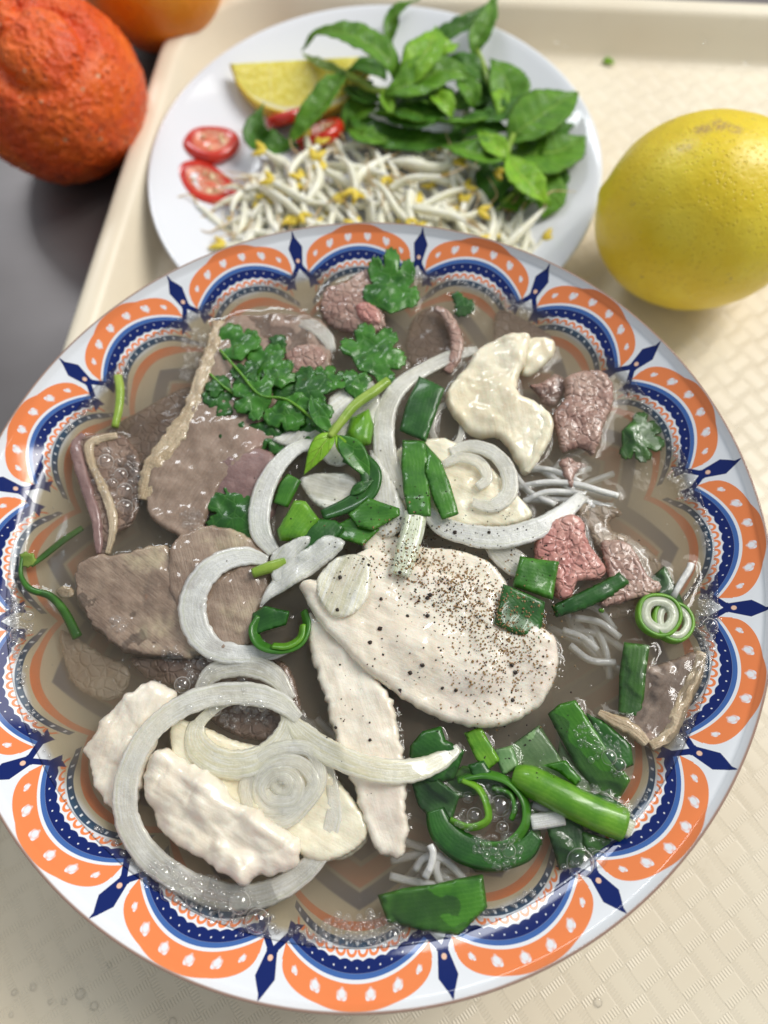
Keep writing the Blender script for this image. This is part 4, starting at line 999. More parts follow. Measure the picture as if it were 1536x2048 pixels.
def leaflet(label, cu, cv, Rr, ang, h0, tx, ty, mat, seed, k_size=1.42, sy=.92, droop=.8):
    """a fan shaped cilantro leaflet: three to five toothed lobes round a narrow base"""
    Rr = Rr * k_size; r = random.Random(seed); nl = r.choice((3, 3, 5)) if Rr < 62 else 5; spread = r.uniform(100, 125); pts_ = []
    a0 = math.radians(ang)
    for k_ in range(61):
        q = -1 + k_ / 30.0
        lobe = abs(math.cos(math.pi * q * nl / 2)) ** .45
        if nl % 2 == 0: lobe = abs(math.sin(math.pi * q * nl / 2)) ** .45
        tooth = .09 * abs(math.sin(math.pi * q * nl * (1.9 if Rr < 62 else 2.4) + seed))
        rad = Rr * (.58 + .36 * lobe + tooth) * (1 - .22 * q * q)
        a = a0 + math.radians(q * spread)
        dx, dy = rad * math.cos(a), rad * math.sin(a) * sy
        pts_.append((cu + dx, cv + dy, h0 + (tx * dx + ty * dy) / Rr - droop * (rad / Rr) ** 2))
    pts_.append((cu - math.cos(a0) * Rr * .42, cv - math.sin(a0) * Rr * .42, h0))
    return PR('cilantro_leaf', label, 'cilantro leaf', mat, pts_, GK, thick=.3, edge=.2, step=.55, jag=.10, jagscale=1500, rough=.18, rscale=420, wave=1.1, wavescale=150, smooth_outline=False,
              ctrl=[(cu, cv, h0 + .5)], seed=seed * 1.7)
for q in [('tall upper left cilantro leaflet on the long brisket slice', 475, 700, 42, -110, 3.0, .8, -.4, 'cilantro', 1),
          ('cilantro leaflet just right of the tall upper left one', 530, 735, 40, -60, 3.4, .6, .2, 'cilantro', 2),
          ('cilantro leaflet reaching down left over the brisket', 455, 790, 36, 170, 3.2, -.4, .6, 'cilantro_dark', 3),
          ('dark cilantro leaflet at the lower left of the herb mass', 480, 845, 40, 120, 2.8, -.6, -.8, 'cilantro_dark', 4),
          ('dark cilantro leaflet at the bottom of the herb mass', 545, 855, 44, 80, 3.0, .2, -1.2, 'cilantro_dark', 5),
          ('cilantro leaflet at the very centre of the herb mass', 520, 795, 42, 200, 5.0, -.5, .3, 'cilantro', 6),
          ('curled cilantro leaflet low in the centre of the herbs', 570, 815, 40, 60, 5.4, .6, -.8, 'cilantro', 7),
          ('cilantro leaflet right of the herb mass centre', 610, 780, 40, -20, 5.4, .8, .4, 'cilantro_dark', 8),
          ('bright small cilantro leaflet near the stem node', 632, 812, 32, 110, 6.4, .4, -.6, 'cilantro', 9),
          ('cilantro leaflet between herb mass and broad upper leaf', 655, 770, 32, -80, 4.8, .3, .6, 'cilantro', 10),
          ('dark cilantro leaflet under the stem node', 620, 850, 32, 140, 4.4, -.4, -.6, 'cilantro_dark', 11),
          ('little cilantro leaflet at the far left tip of the herbs', 437, 778, 20, 190, 3.2, -.3, 0, 'cilantro_dark', 12),
          ('cilantro leaflet tucked right of the long fat strip', 500, 755, 30, -150, 4.2, .2, .2, 'cilantro_dark', 13),
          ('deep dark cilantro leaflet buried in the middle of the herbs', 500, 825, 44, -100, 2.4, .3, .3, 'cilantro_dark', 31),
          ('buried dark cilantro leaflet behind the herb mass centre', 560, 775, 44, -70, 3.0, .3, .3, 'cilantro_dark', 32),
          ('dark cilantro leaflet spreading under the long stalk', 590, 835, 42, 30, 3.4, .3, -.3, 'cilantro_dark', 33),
          ('frilly cilantro leaflet along the top of the herb mass', 560, 760, 30, -100, 4.6, .3, .6, 'cilantro', 34),
          ('cilantro leaflet half under the stem on its right side', 705, 775, 30, -30, 4.4, .5, .2, 'cilantro', 14)]:
    leaflet(*q)
for q in [(('topmost large cilantro leaf hanging from the far rim of the bowl', 782, 602, 62, -88, 3.0, .3, -2.2, 'cilantro', 21), 1.62),
          (('broad cilantro leaf in the upper middle below the topmost one', 738, 718, 72, -50, 3.4, .2, -.3, 'cilantro', 22), .98),
          (('round dark cilantro leaf at left with onion arc across it', 490, 1022, 80, 150, 2.6, .3, -.2, 'cilantro_dark', 23), .86),
          (('sunken cilantro leaf by the right inner wall', 1268, 872, 60, 20, -.5, .7, -.1, 'cilantro', 24), .90)]:
    leaflet(*q[0], k_size=1.08, sy=q[1], droop=.5)
for pts_, lab in (([(440, 700, 3.4), (480, 745, 4.4), (520, 790, 5.4), (575, 800, 5.8), (640, 850, 6.8), (662, 872, 7)], 'long thin cilantro stalk running through the herb mass'),
                  ([(420, 748, 2.6), (450, 775, 3.4), (490, 800, 4.4)], 'short thin cilantro stalk at the left tip of the herbs')):
    SW('herb_sprig', lab, 'herb stem', 'scallion_bright', pts_, .9, .9, None, k=3)
def LF(label, mat, pts_, w_, **kw):
    kw.setdefault('fold', .35); kw.setdefault('k', 9)
    return SW('herb_leaf', label, 'herb leaf', mat, pts_, leafw(9, w_, **({'peak': kw.pop('peak')} if 'peak' in kw else {})), .45, kw.pop('group', 'small pointed herb leaves on the soup'), **kw)
LF('pointed green leaf below the node of the yellow green stem', 'basil_light', [(668, 868, 7.4), (650, 885, 7.8), (630, 915, 7.0), (608, 950, 5.0)], 6.5)
LF('drooping pointed leaf right of the stem node', 'cilantro', [(678, 872, 7.4), (700, 898, 7.6), (722, 930, 6.8), (740, 960, 5.6)], 7.5)
LF('narrow leaf between the stem node and scallion tube end', 'basil_light', [(672, 870, 7.4), (688, 895, 7.2), (708, 912, 6.8), (735, 925, 6)], 5)
LF('leaflet left of the stem node', 'cilantro', [(665, 865, 7.0), (645, 845, 7.4), (628, 815, 7.0), (622, 790, 6.4)], 5)
LF('small dark pointed leaf right of the curling ribbon', 'cilantro_dark', [(700, 990, 5.8), (722, 975, 6.4), (748, 960, 6.0)], 3.5)
st = SW('cilantro_sprig', 'yellow green forked cilantro stem in the middle of the herbs', 'herb stem', 'stem', [(776, 762, 6.2), (745, 785, 7.0), (710, 810, 7.6), (685, 840, 7.8), (660, 875, 7.6)], [3.2, 3.6, 3.4, 3.0, 2.2], 2.6, None, k=4, n_per=9)
part(sweep, st, 'side_branch', [(712, 812, 7.4), (695, 830, 7.4), (672, 850, 7.0), (655, 868, 6.6)], [2, 2.2, 1.8, 1.2], 1.6, M['stem'], k=4)
SW('herb_sprig', 'short upright green stem standing in broth at upper left', 'herb stem', 'stem', [(236, 753, 1.2), (240, 780, 1.2), (238, 815, .9), (230, 855, .2)], [2.8, 3, 2.8, 2.4], 2.6, None, k=4)
SW('herb_sprig', 'thin dark green tendril curling along the left wall', 'herb stem', 'scallion', [(45, 1115, .2), (42, 1150, .3), (60, 1178, .3), (100, 1192, 0), (128, 1222, -.6), (155, 1275, -1.2)], [1.2, 1.4, 2.0, 2.2, 2.6, 3.0], 1.2, None, k=3)
SW('herb_sprig', 'sunken green tendril branch rising from the left wall curl', 'herb stem', 'scallion', [(62, 1132, -.2), (90, 1110, -.8), (125, 1082, -1.6), (165, 1055, -2.4)], [1.4, 2.2, 2.4, 2], 1.0, None, k=3)
CL('shrivelled brown leaf tip at the left end of the tendril', 'stem', [(40, 1108, .3), (62, 1105, .4), (72, 1120, .2), (60, 1136, .1), (44, 1130, .2)], scallop=(2, .4), lobes=None, wave=.3, step=.5)
PR('fat_speck', 'pale floating fat speck between tendril and brisket slab', 'fat speck', 'fat', [(113, 1180, .1), (130, 1171, .1), (148, 1180, .1), (145, 1194, .1), (122, 1195, .1)], None, thick=1.0, edge=.8, step=.5)

# ------------------------------------------------------------------ broth, drawn up a little along whatever breaks its surface
from mathutils.kdtree import KDTree
def broth_build():
    V0 = []; F0 = []
    for v, f in FOOD:
        b = len(V0); V0 += [tuple(p) for p in v]; F0 += [tuple(i + b for i in q) for q in f]
    tree = BVHTree.FromPolygons(V0, F0)
    nth = 840; rs_ = list(np.linspace(.004, RW - .02, 150)) + [RW - .014, RW - .009, RW - .005, RW - .001, RW + .002, RW + .005]
    XY = np.array([[(BC[0] + r * BR * math.cos(2 * math.pi * k / nth), BC[1] + r * BR * math.sin(2 * math.pi * k / nth)) for r in rs_] for k in range(nth)])
    m = len(rs_); mask = np.zeros((nth, m), bool)
    for k in range(nth):
        for i in range(m):
            loc, nr, idx, d = tree.ray_cast(Vector((XY[k, i, 0], XY[k, i, 1], .1)), Vector((0, 0, -1)))
            mask[k, i] = loc is not None and loc.z > ZB + .0001
    pts = XY[mask]; kd = KDTree(len(pts))
    for i, p in enumerate(pts): kd.insert((p[0], p[1], 0), i)
    kd.balance()
    V = []
    for k in range(nth):
        for i in range(m):
            x, y = XY[k, i]; z = ZB
            d = 0.0 if mask[k, i] else kd.find((x, y, 0))[2]
            z += .00075 * math.exp(-(d / .0011)) if not mask[k, i] else .00075
            wall = (RW - rs_[i]) * BR
            z += .0006 * math.exp(-max(0, wall) / .0011)
            z += .00010 * noise.noise((x * 60, y * 60, 1.7)) + .00005 * noise.noise((x * 170, y * 170, 5.2))
            V.append((x, y, z))
    Fc = []
    for k in range(nth):
        k2 = (k + 1) % nth
        for i in range(m - 1): Fc.append((k * m + i, k * m + i + 1, k2 * m + i + 1, k2 * m + i))
    c0 = len(V); V.append((BC[0], BC[1], ZB))
    for k in range(nth): Fc.append((c0, k * m, ((k + 1) % nth) * m))
    # underside, just inside the bowl wall
    low = [(r + .004, bowl_inner_z(min(.99, r)) - .0009) for r in np.linspace(RW, .1, 20)]
    b = len(V)
    for k in range(nth):
        for r, z in low: V.append((BC[0] + r * BR * math.cos(2 * math.pi * k / nth), BC[1] + r * BR * math.sin(2 * math.pi * k / nth), z))
    q = len(low)
    for k in range(nth):
        k2 = (k + 1) % nth
        Fc.append((k * m + m - 1, b + k * q, b + k2 * q, k2 * m + m - 1))
        for i in range(q - 1): Fc.append((b + k * q + i, b + k * q + i + 1, b + k2 * q + i + 1, b + k2 * q + i))
    c1 = len(V); V.append((BC[0], BC[1], low[-1][1]))
    for k in range(nth): Fc.append((c1, b + ((k + 1) % nth) * q + q - 1, b + k * q + q - 1))
    o = mesh_obj('broth', V, Fc, M['broth'], None)
    tag(o, 'cloudy brown meat broth filling the patterned bowl', 'broth', kind='stuff')
broth_build()

# ------------------------------------------------------------------ ray to the food surface
def bvh_all():
    V = []; Fc = []
    for v, f in FOOD:
        b = len(V); V += [tuple(p) for p in v]; Fc += [tuple(i + b for i in q) for q in f]
    b = len(V); s = .2
    V += [(-s, -s, ZB), (s, -s, ZB), (s, s * 2, ZB), (-s, s * 2, ZB)]; Fc.append((b, b + 1, b + 2, b + 3))
    return BVHTree.FromPolygons(V, Fc)
BV = bvh_all()
def hit(u, v):
    d = P(u, v, .05) - np.array([0, 0, CAM_H]); d = Vector(d).normalized()
    loc, nr, idx, dist = BV.ray_cast(Vector((0, 0, CAM_H)), d)
    if nr.z < 0: nr = -nr
    return loc, nr

# ------------------------------------------------------------------ pepper
def grains(name, pts, mat, smin, smax, label, seed):
    r = random.Random(seed); V = []; Fc = []
    for (u, v) in pts:
        loc, nr = hit(u, v); s = r.uniform(smin, smax) * 1e-3
        b = len(V); q = Vector((r.gauss(0, 1), r.gauss(0, 1), r.gauss(0, 1))).normalized()
        for a_ in ((1, 0, 0), (-1, 0, 0), (0, 1, 0), (0, -1, 0), (0, 0, 1), (0, 0, -1)):
            p = Vector(a_) * s * r.uniform(.5, 1.1); p.rotate(q.to_track_quat('Z', 'Y')); p.z *= .7
            V.append(tuple(loc + p + nr * s * .25))
        for f in ((0, 2, 4), (2, 1, 4), (1, 3, 4), (3, 0, 4), (2, 0, 5), (1, 2, 5), (3, 1, 5), (0, 3, 5)): Fc.append(tuple(i + b for i in f))
    o = mesh_obj(name, V, Fc, M[mat], None, smooth=False)
    return tag(o, label, 'pepper', kind='stuff')
r_ = random.Random(3)
def cloud(n, cu, cv, su, sv, ang=0):
    out = []
    for _ in range(n):
        a, b = r_.gauss(0, su), r_.gauss(0, sv); c, s = math.cos(ang), math.sin(ang)
        out.append((cu + a * c - b * s, cv + a * s + b * c))
    return out
dark = cloud(420, 920, 1195, 85, 42, .6) + cloud(120, 790, 1110, 60, 40, 0) + cloud(110, 1010, 1320, 45, 60, .4) + cloud(70, 980, 1060, 120, 30, 0) + cloud(60, 800, 1010, 60, 40, 0) + cloud(45, 1100, 1120, 70, 60, 0) + cloud(40, 850, 1330, 80, 50, .3) + cloud(25, 600, 1010, 90, 90, 0) + cloud(25, 1050, 1490, 60, 40, 0) + cloud(20, 720, 1450, 40, 90, 0)
grains('ground_pepper', dark, 'pepper', .14, .42, 'fine black pepper dust over the middle chicken and onion', 1)
grains('ground_pepper', cloud(950, 925, 1185, 92, 36, .60) + cloud(420, 1005, 1315, 48, 60, .5) + cloud(90, 820, 1120, 60, 30, .2), 'pepper_brown', .16, .50, 'light brown pepper dust over the peppered chicken slice', 2)
big = [(675, 1220), (680, 1155), (762, 1198), (815, 1232), (855, 1232), (760, 1257), (740, 1285), (845, 1330), (820, 1345), (1025, 1400), (885, 1376), (912, 1380), (800, 1380), (835, 1119), (727, 1118), (737, 1130), (900, 1178), (855, 1196), (910, 1065), (978, 1065), (860, 1190), (1030, 1345), (1023, 1330), (800, 1145), (672, 1455), (740, 1480)]
for i, (u, v) in enumerate(big):
    loc, nr = hit(u, v); s = random.uniform(.38, .62) * 1e-3
    bm = bmesh.new(); bmesh.ops.create_icosphere(bm, subdivisions=2, radius=s)
    for vv in bm.verts: vv.co *= 1 + .45 * noise.noise(vv.co * 2500 + Vector((i, 0, 0))); vv.co.z *= .7
    me = bpy.data.meshes.new('pepper_flake'); bm.to_mesh(me); bm.free(); me.materials.append(M['pepper'])
    o = bpy.data.objects.new('pepper_flake', me); COL.objects.link(o); o.location = loc + nr * s * .3
    tag(o, 'coarse black pepper flake lying on the food in mid bowl', 'pepper', 'coarse black pepper flakes')

# ------------------------------------------------------------------ bubbles
def mat_bubble():
    t = NT('bubble_film')
    g = t.n('ShaderNodeBsdfGlossy'); g.inputs['Roughness'].default_value = .015; g.inputs['Color'].default_value = (1, 1, 1, 1)
    d = t.n('ShaderNodeBsdfDiffuse'); d.inputs['Color'].default_value = (.92, .90, .86, 1)
    tr = t.n('ShaderNodeBsdfTransparent')
    lw = t.n('ShaderNodeLayerWeight'); lw.inputs[0].default_value = .5
    f = t.ramp(E(t, lw.outputs['Facing']), .38, .86)
    return t.surf(t.mixs(f * .80, t.mixs(.10, tr.outputs[0], g.outputs[0]), t.mixs(.35, d.outputs[0], g.outputs[0])))
M['bubble'] = mat_bubble()
_bub = {}
def bubble_mesh():
    if 'm' not in _bub:
        bm = bmesh.new(); bmesh.ops.create_uvsphere(bm, u_segments=20, v_segments=12, radius=1)
        me = bpy.data.meshes.new('bubble'); bm.to_mesh(me); bm.free(); me.polygons.foreach_set('use_smooth', [True] * len(me.polygons)); me.materials.append(M['bubble']); _bub['m'] = me
    return _bub['m']
def bubble(u, v, px, label, group):
    loc, nr = hit(u, v); r = px / 7.1e3
    o = bpy.data.objects.new('bubble', bubble_mesh()); COL.objects.link(o)
    o.location = loc + Vector((0, 0, r * .12)); o.scale = (r, r, r * .8)
    return tag(o, label, 'bubble', group)
def foam(pts, label):
    V = []; Fc = []
    bm = bmesh.new(); bmesh.ops.create_icosphere(bm, subdivisions=2, radius=1); bv = [tuple(x.co) for x in bm.verts]; bf = [tuple(q.index for q in f.verts) for f in bm.faces]; bm.free()
    for (u, v, px) in pts:
        loc, nr = hit(u, v); r = px * 1.25 / 7.1e3; b = len(V)
        V += [(loc.x + x * r, loc.y + y * r, loc.z + z * r * .8) for x, y, z in bv]; Fc += [tuple(i + b for i in f) for f in bf]
    o = mesh_obj('foam', V, Fc, M['bubble'], None); return tag(o, label, 'foam', kind='stuff')
def packed(bigs, region, n, rmin, rmax, seed):
    """small bubbles packed round the big ones; region = list of (u, v, radius) blobs"""
    r = random.Random(seed); placed = list(bigs); out = []
    for _ in range(n * 8):
        if len(out) >= n: break
        bu, bv_, br = r.choice(region); a = r.uniform(0, 6.283); q = br * math.sqrt(r.random())
        u, v = bu + q * math.cos(a), bv_ + q * math.sin(a); s = rmin + (rmax - rmin) * r.random() ** 2.2
        if all((u - x) ** 2 + (v - y) ** 2 > (.86 * (s + p)) ** 2 for x, y, p in placed):
            placed.append((u, v, s)); out.append((u, v, s))
    return out
CL_ = [
 ('raft of bubbles held by the folded brisket', [(212, 925, 18), (242, 950, 15), (225, 968, 12), (250, 982, 17), (270, 945, 11), (278, 960, 12), (250, 1015, 17), (272, 1004, 9), (215, 905, 11), (237, 925, 9), (226, 992, 9), (262, 965, 8)], [(235, 950, 48), (255, 1000, 30)], 60, 2.5, 8, 'bubble in the raft held by the folded brisket'),
 ('foam at the left wall of the bowl', [(15, 1245, 12), (35, 1222, 12), (38, 1270, 17), (58, 1232, 10), (12, 1222, 10), (22, 1262, 9), (30, 1290, 12)], [(30, 1245, 38), (15, 1215, 22)], 55, 2.5, 8, 'bubble in the cluster at the far left rim'),
 ('foam below the biggest onion ring at lower left', [(328, 1748, 15), (368, 1760, 11), (290, 1748, 10), (340, 1782, 17), (400, 1770, 9), (430, 1760, 9), (480, 1805, 19), (515, 1842, 21), (455, 1822, 16), (415, 1820, 13), (385, 1800, 12), (388, 1818, 10), (420, 1790, 11), (445, 1790, 10), (365, 1812, 10)], [(330, 1765, 45), (400, 1800, 50), (470, 1830, 55), (520, 1850, 30)], 170, 2.5, 9, 'bubble in the foam under the biggest onion ring'),
 ('foam at the bottom inner wall of the bowl', [(785, 1872, 15), (745, 1878, 11), (650, 1875, 8), (683, 1880, 9), (768, 1892, 8), (715, 1862, 8)], [(680, 1875, 45), (740, 1868, 45), (780, 1870, 30), (620, 1880, 20)], 170, 2, 6, 'bubble in the foam at the bottom wall'),
 ('foam at the right inner wall beside the scallion ring', [(1420, 1252, 15), (1422, 1222, 9), (1400, 1232, 8), (1422, 1285, 7), (1398, 1252, 6), (1402, 1212, 6), (1425, 1300, 8), (1440, 1240, 7), (1436, 1212, 6)], [(1418, 1240, 32), (1420, 1280, 20), (1412, 1205, 16)], 80, 2, 6, 'bubble in the cluster beside the scallion ring'),
 ('foam trail along the lower right inner wall', [(1372, 1458, 8), (1380, 1440, 7), (1360, 1482, 9), (1395, 1422, 6)], [(1382, 1440, 14), (1400, 1400, 10), (1412, 1370, 8), (1362, 1480, 14), (1405, 1340, 8)], 60, 2, 5, 'bubble in the trail along the right wall'),
 ('foam inside the scallion loops', [(1000, 1612, 19), (962, 1630, 0), (950, 1632, 15), (1018, 1632, 11), (1005, 1655, 11), (936, 1595, 10), (988, 1700, 8), (1018, 1702, 12), (975, 1690, 7), (1040, 1698, 6)], [(990, 1590, 24), (1010, 1620, 30), (1005, 1700, 40), (935, 1640, 22), (965, 1690, 22)], 120, 1.8, 6, 'bubble held in the scallion loops at lower right'),
 ('foam on the frosted leaf at lower right', [(1218, 1515, 14), (1200, 1500, 7), (1238, 1530, 12), (1182, 1520, 6)], [(1215, 1500, 30), (1175, 1470, 28), (1235, 1535, 18)], 70, 1.8, 5, 'bubble beside the curled fat lip'),
 ('foam along the thick scallion tube', [], [(1165, 1565, 10), (1190, 1580, 10), (1215, 1592, 10), (1238, 1608, 8), (1250, 1622, 6)], 55, 1.8, 5, ''),
 ('foam at the lower right inner wall', [(1160, 1725, 24), (1198, 1720, 16), (1128, 1735, 6)], [(1175, 1735, 35)], 40, 1.8, 5, 'large clear bubble at the lower right wall'),
 ('foam at the upper left beside the fat strip', [(388, 665, 8), (385, 690, 8), (400, 675, 6), (378, 705, 6)], [(390, 680, 26), (385, 720, 18), (372, 745, 14)], 60, 2, 6, 'bubble beside the top of the long fat strip'),
 ('foam between the brisket and the dark round leaf', [(372, 1050, 8), (388, 1040, 7), (402, 1032, 6)], [(385, 1040, 24)], 35, 2, 5, 'bubble near the round dark cilantro leaf'),
 ('foam along the onion rings at lower left', [(365, 1370, 16), (382, 1355, 9), (405, 1328, 11), (420, 1318, 6), (430, 1420, 12), (458, 1405, 7), (485, 1360, 10), (458, 1363, 6), (475, 1418, 9), (495, 1420, 8), (512, 1422, 7), (528, 1428, 6), (380, 1415, 8)], [(400, 1340, 30), (470, 1415, 40), (520, 1425, 25)], 70, 2, 6, 'bubble along the top of the biggest onion ring'),
 ('foam at the far end of the tall onion strip', [(945, 705, 7)], [(940, 708, 18), (920, 720, 12)], 40, 1.6, 4.5, 'bubble at the far tip of the upright onion strip'),
 ('foam at the far inner wall of the bowl', [(838, 548, 9), (832, 556, 6), (1055, 615, 7), (990, 585, 6)], [(838, 552, 14), (985, 590, 16), (1050, 620, 16), (1020, 608, 14)], 70, 1.8, 5, 'bubble by the far wall near a navy leaf motif'),
 ('foam on the big brisket slab', [(235, 1245, 7), (246, 1254, 6), (225, 1240, 6), (350, 1310, 7), (362, 1312, 6), (340, 1306, 6)], [(240, 1248, 16), (345, 1310, 22)], 40, 1.6, 4, 'bubble on the big brisket slab'),
 ('foam by the right wall between two navy leaves', [(1378, 968, 7)], [(1370, 985, 18), (1350, 950, 14), (1258, 790, 10)], 60, 1.6, 4.5, 'bubble at the right wall level with the noodles'),
]
RANK = ['largest', 'second largest', 'third largest', 'fourth largest', 'fifth largest', 'sixth largest', 'seventh largest', 'eighth largest',
        'ninth largest', 'tenth largest', 'medium small', 'rather small', 'quite small', 'very small', 'smallest']
for i, (lab, bigs, reg, n, a, b, bl) in enumerate(CL_):
    bigs = sorted([x for x in bigs if x[2] > 0], key=lambda x: -x[2])
    mu = sum(x[0] for x in bigs) / max(1, len(bigs)); mv = sum(x[1] for x in bigs) / max(1, len(bigs))
    for k_, (u, v, px) in enumerate(bigs):
        side = ('upper ' if v < mv else 'lower ') + ('left' if u < mu else 'right')
        what = bl if bl.startswith('large') else 'clear ' + bl
        if len(bigs) > 1: what = RANK[min(k_, 14)] + ' ' + bl.replace('large ', '') + ', at its ' + side
        bubble(u, v, px, what, 'clear bubbles floating on the broth')
    foam(packed(bigs, reg, n, a, b, i + 5), lab)
r_ = random.Random(11)
wp = []
for _ in range(700):                                   # a fine line of foam along the wall
    a = r_.uniform(0, 2 * math.pi)
    if noise.noise((math.cos(a) * 3, math.sin(a) * 3, 4.2)) < -.12: continue
    rr = (RW - .006 - abs(r_.gauss(0, .010))) * BR
    wp.append((BC[0] + rr * math.cos(a), BC[1] + rr * math.sin(a), r_.uniform(2.0, 5.5) / 7.1e3))
V = []; Fc = []
bm = bmesh.new(); bmesh.ops.create_icosphere(bm, subdivisions=1, radius=1); bv = [tuple(x.co) for x in bm.verts]; bf = [tuple(q.index for q in f.verts) for f in bm.faces]; bm.free()
for _ in range(520):                                   # stray specks of oil and air
    a = r_.uniform(0, 6.283); q = RW * math.sqrt(r_.random()) * .97
    if noise.noise((q * math.cos(a) * 5, q * math.sin(a) * 5, 1.1)) < -.05: continue
    wp.append((BC[0] + q * BR * math.cos(a), BC[1] + q * BR * math.sin(a), r_.uniform(1.0, 2.4) / 7.1e3))
for x0, y0, r0 in wp:
    b = len(V); V += [(x0 + x * r0, y0 + y * r0, ZB + z * r0 * .8) for x, y, z in bv]; Fc += [tuple(i + b for i in f) for f in bf]
tag(mesh_obj('foam', V, Fc, M['bubble'], None), 'thin line of tiny bubbles where broth meets the bowl wall', 'foam', kind='stuff')

# ------------------------------------------------------------------ plate with herbs, sprouts, chilli and lemon
PC = np.array([0.00826494, 0.27413253]); PR_ = .0999
pp = [(.0, .0028), (.30, .0028), (.55, .0030), (.66, .0040), (.78, .0068), (.90, .0112), (.965, .0145), (.985, .0160), (1.0, .0172), (1.002, .0180), (.997, .0185), (.988, .0183),
      (.960, .0170), (.90, .0140), (.80, .0102), (.72, .0078), (.64, .0064), (.55, .0058), (.30, .0055), (.0, .0055)]
pp = [(.0, .0040), (.40, .0040), (.41, .0), (.47, .0), (.49, .0035)] + pp[3:]
V, Fc = lathe([(max(r, .0004) * PR_, z) for r, z in pp], 160)
V = np.array(V) + np.array([PC[0], PC[1], ZT])
tag(mesh_obj('side_plate', V, Fc, M['white'], None), 'round white porcelain plate of herbs, sprouts, chilli and lemon', 'plate')
ZP = ZT + .0062
def PP(u, v, h): return P(u, v, ZP + h * 1e-3)

# lemon wedge
def mat_pulp():
    t = NT('lemon_pulp'); c = t.coords('UV'); x = t.n('ShaderNodeSeparateXYZ'); t.link(c, x.inputs[0]); U, V = E(t, x.outputs[0]), E(t, x.outputs[1])
    n = t.noise(t.mapping(c, (14, 3, 1)), 3, 4); seg = (U * 3.3 + n * .2).fmod(1.0)
    memb = (seg - .5).abs().gt(.47, .03)
    edge = V.gt(.90, .04)
    col = t.mix(t.ramp(n, .35, .7), (.74, .63, .09), (.86, .78, .22))
    col = t.mix(memb * .3, col, (.80, .72, .35)); col = t.mix(edge, col, (.80, .76, .52))
    return t.surf(t.pbr(col, .14, t.bump(n, .0006, .5), sss=.5, sr=(1, .8, .2), ss=.005, coat=.6))
M['pulp'] = mat_pulp()
M['rind'] = mat_simple('lemon_rind', (.66, .50, .04), (.78, .62, .09), 90, .35, .15, .00025, 900)
A = PP(462, 128, 14.5); B = PP(742, 112, 13.0)
wd = empty('lemon_wedge', (A + B) / 2, 'yellow lemon wedge with its juicy cut side up on the plate', 'lemon wedge')
axd = (B - A); L_ = np.linalg.norm(axd) / 2; axd = axd / np.linalg.norm(axd); ctr = (A + B) / 2
dn = np.array([0, 0, -1.0]); d1 = np.cross(np.array([0, 0, 1.0]), axd); d1 = -d1 / np.linalg.norm(d1)
def wpt(t, ph, k=1.0):
    e = math.radians(-14 - ph); d = d1 * math.cos(e) + np.array([0, 0, 1.0]) * math.sin(e)
    return ctr + axd * t * L_ + d * (.0275 * k * (1 - abs(t) ** 2.3) ** .6)
def wedge_mesh(name, ph0, ph1, np_, k0, k1, mat, shell=False):
    nt_ = 28; V = []; Fc = []; uv = []
    if shell:
        for i in range(nt_ + 1):
            t = -1 + 2 * i / nt_
            for j in range(np_ + 1): V.append(wpt(t, ph0 + (ph1 - ph0) * j / np_, k1)); uv.append((0, 1))
        for i in range(nt_):
            for j in range(np_): a = i * (np_ + 1) + j; Fc.append((a, a + np_ + 1, a + np_ + 2, a + 1))
        o = mesh_obj(name, V, Fc, mat, wd, uvs=uv)
        sm = o.modifiers.new('thick', 'SOLIDIFY'); sm.thickness = .0016; sm.offset = 0
        return o
    for ph in (ph0, ph1):
        b = len(V); nr = 8
        for i in range(nt_ + 1):
            t = -1 + 2 * i / nt_
            for j in range(nr + 1): V.append(wpt(t, ph, k0 + (k1 - k0) * j / nr) + (np.array([0, 0, .0004]) * math.sin(j * 2 + i) if 0 < j < nr else 0)); uv.append((t * .5 + .5, j / nr))
        for i in range(nt_):
            for j in range(nr):
                a = b + i * (nr + 1) + j; q = (a, a + 1, a + nr + 2, a + nr + 1); Fc.append(q if ph == ph0 else q[::-1])
    return mesh_obj(name, V, Fc, mat, wd, uvs=uv)
wedge_mesh('pulp', 0, 62, 1, .0, .975, M['pulp'])
wedge_mesh('rind', -1, 63, 12, 1, 1.0, M['rind'], shell=True)

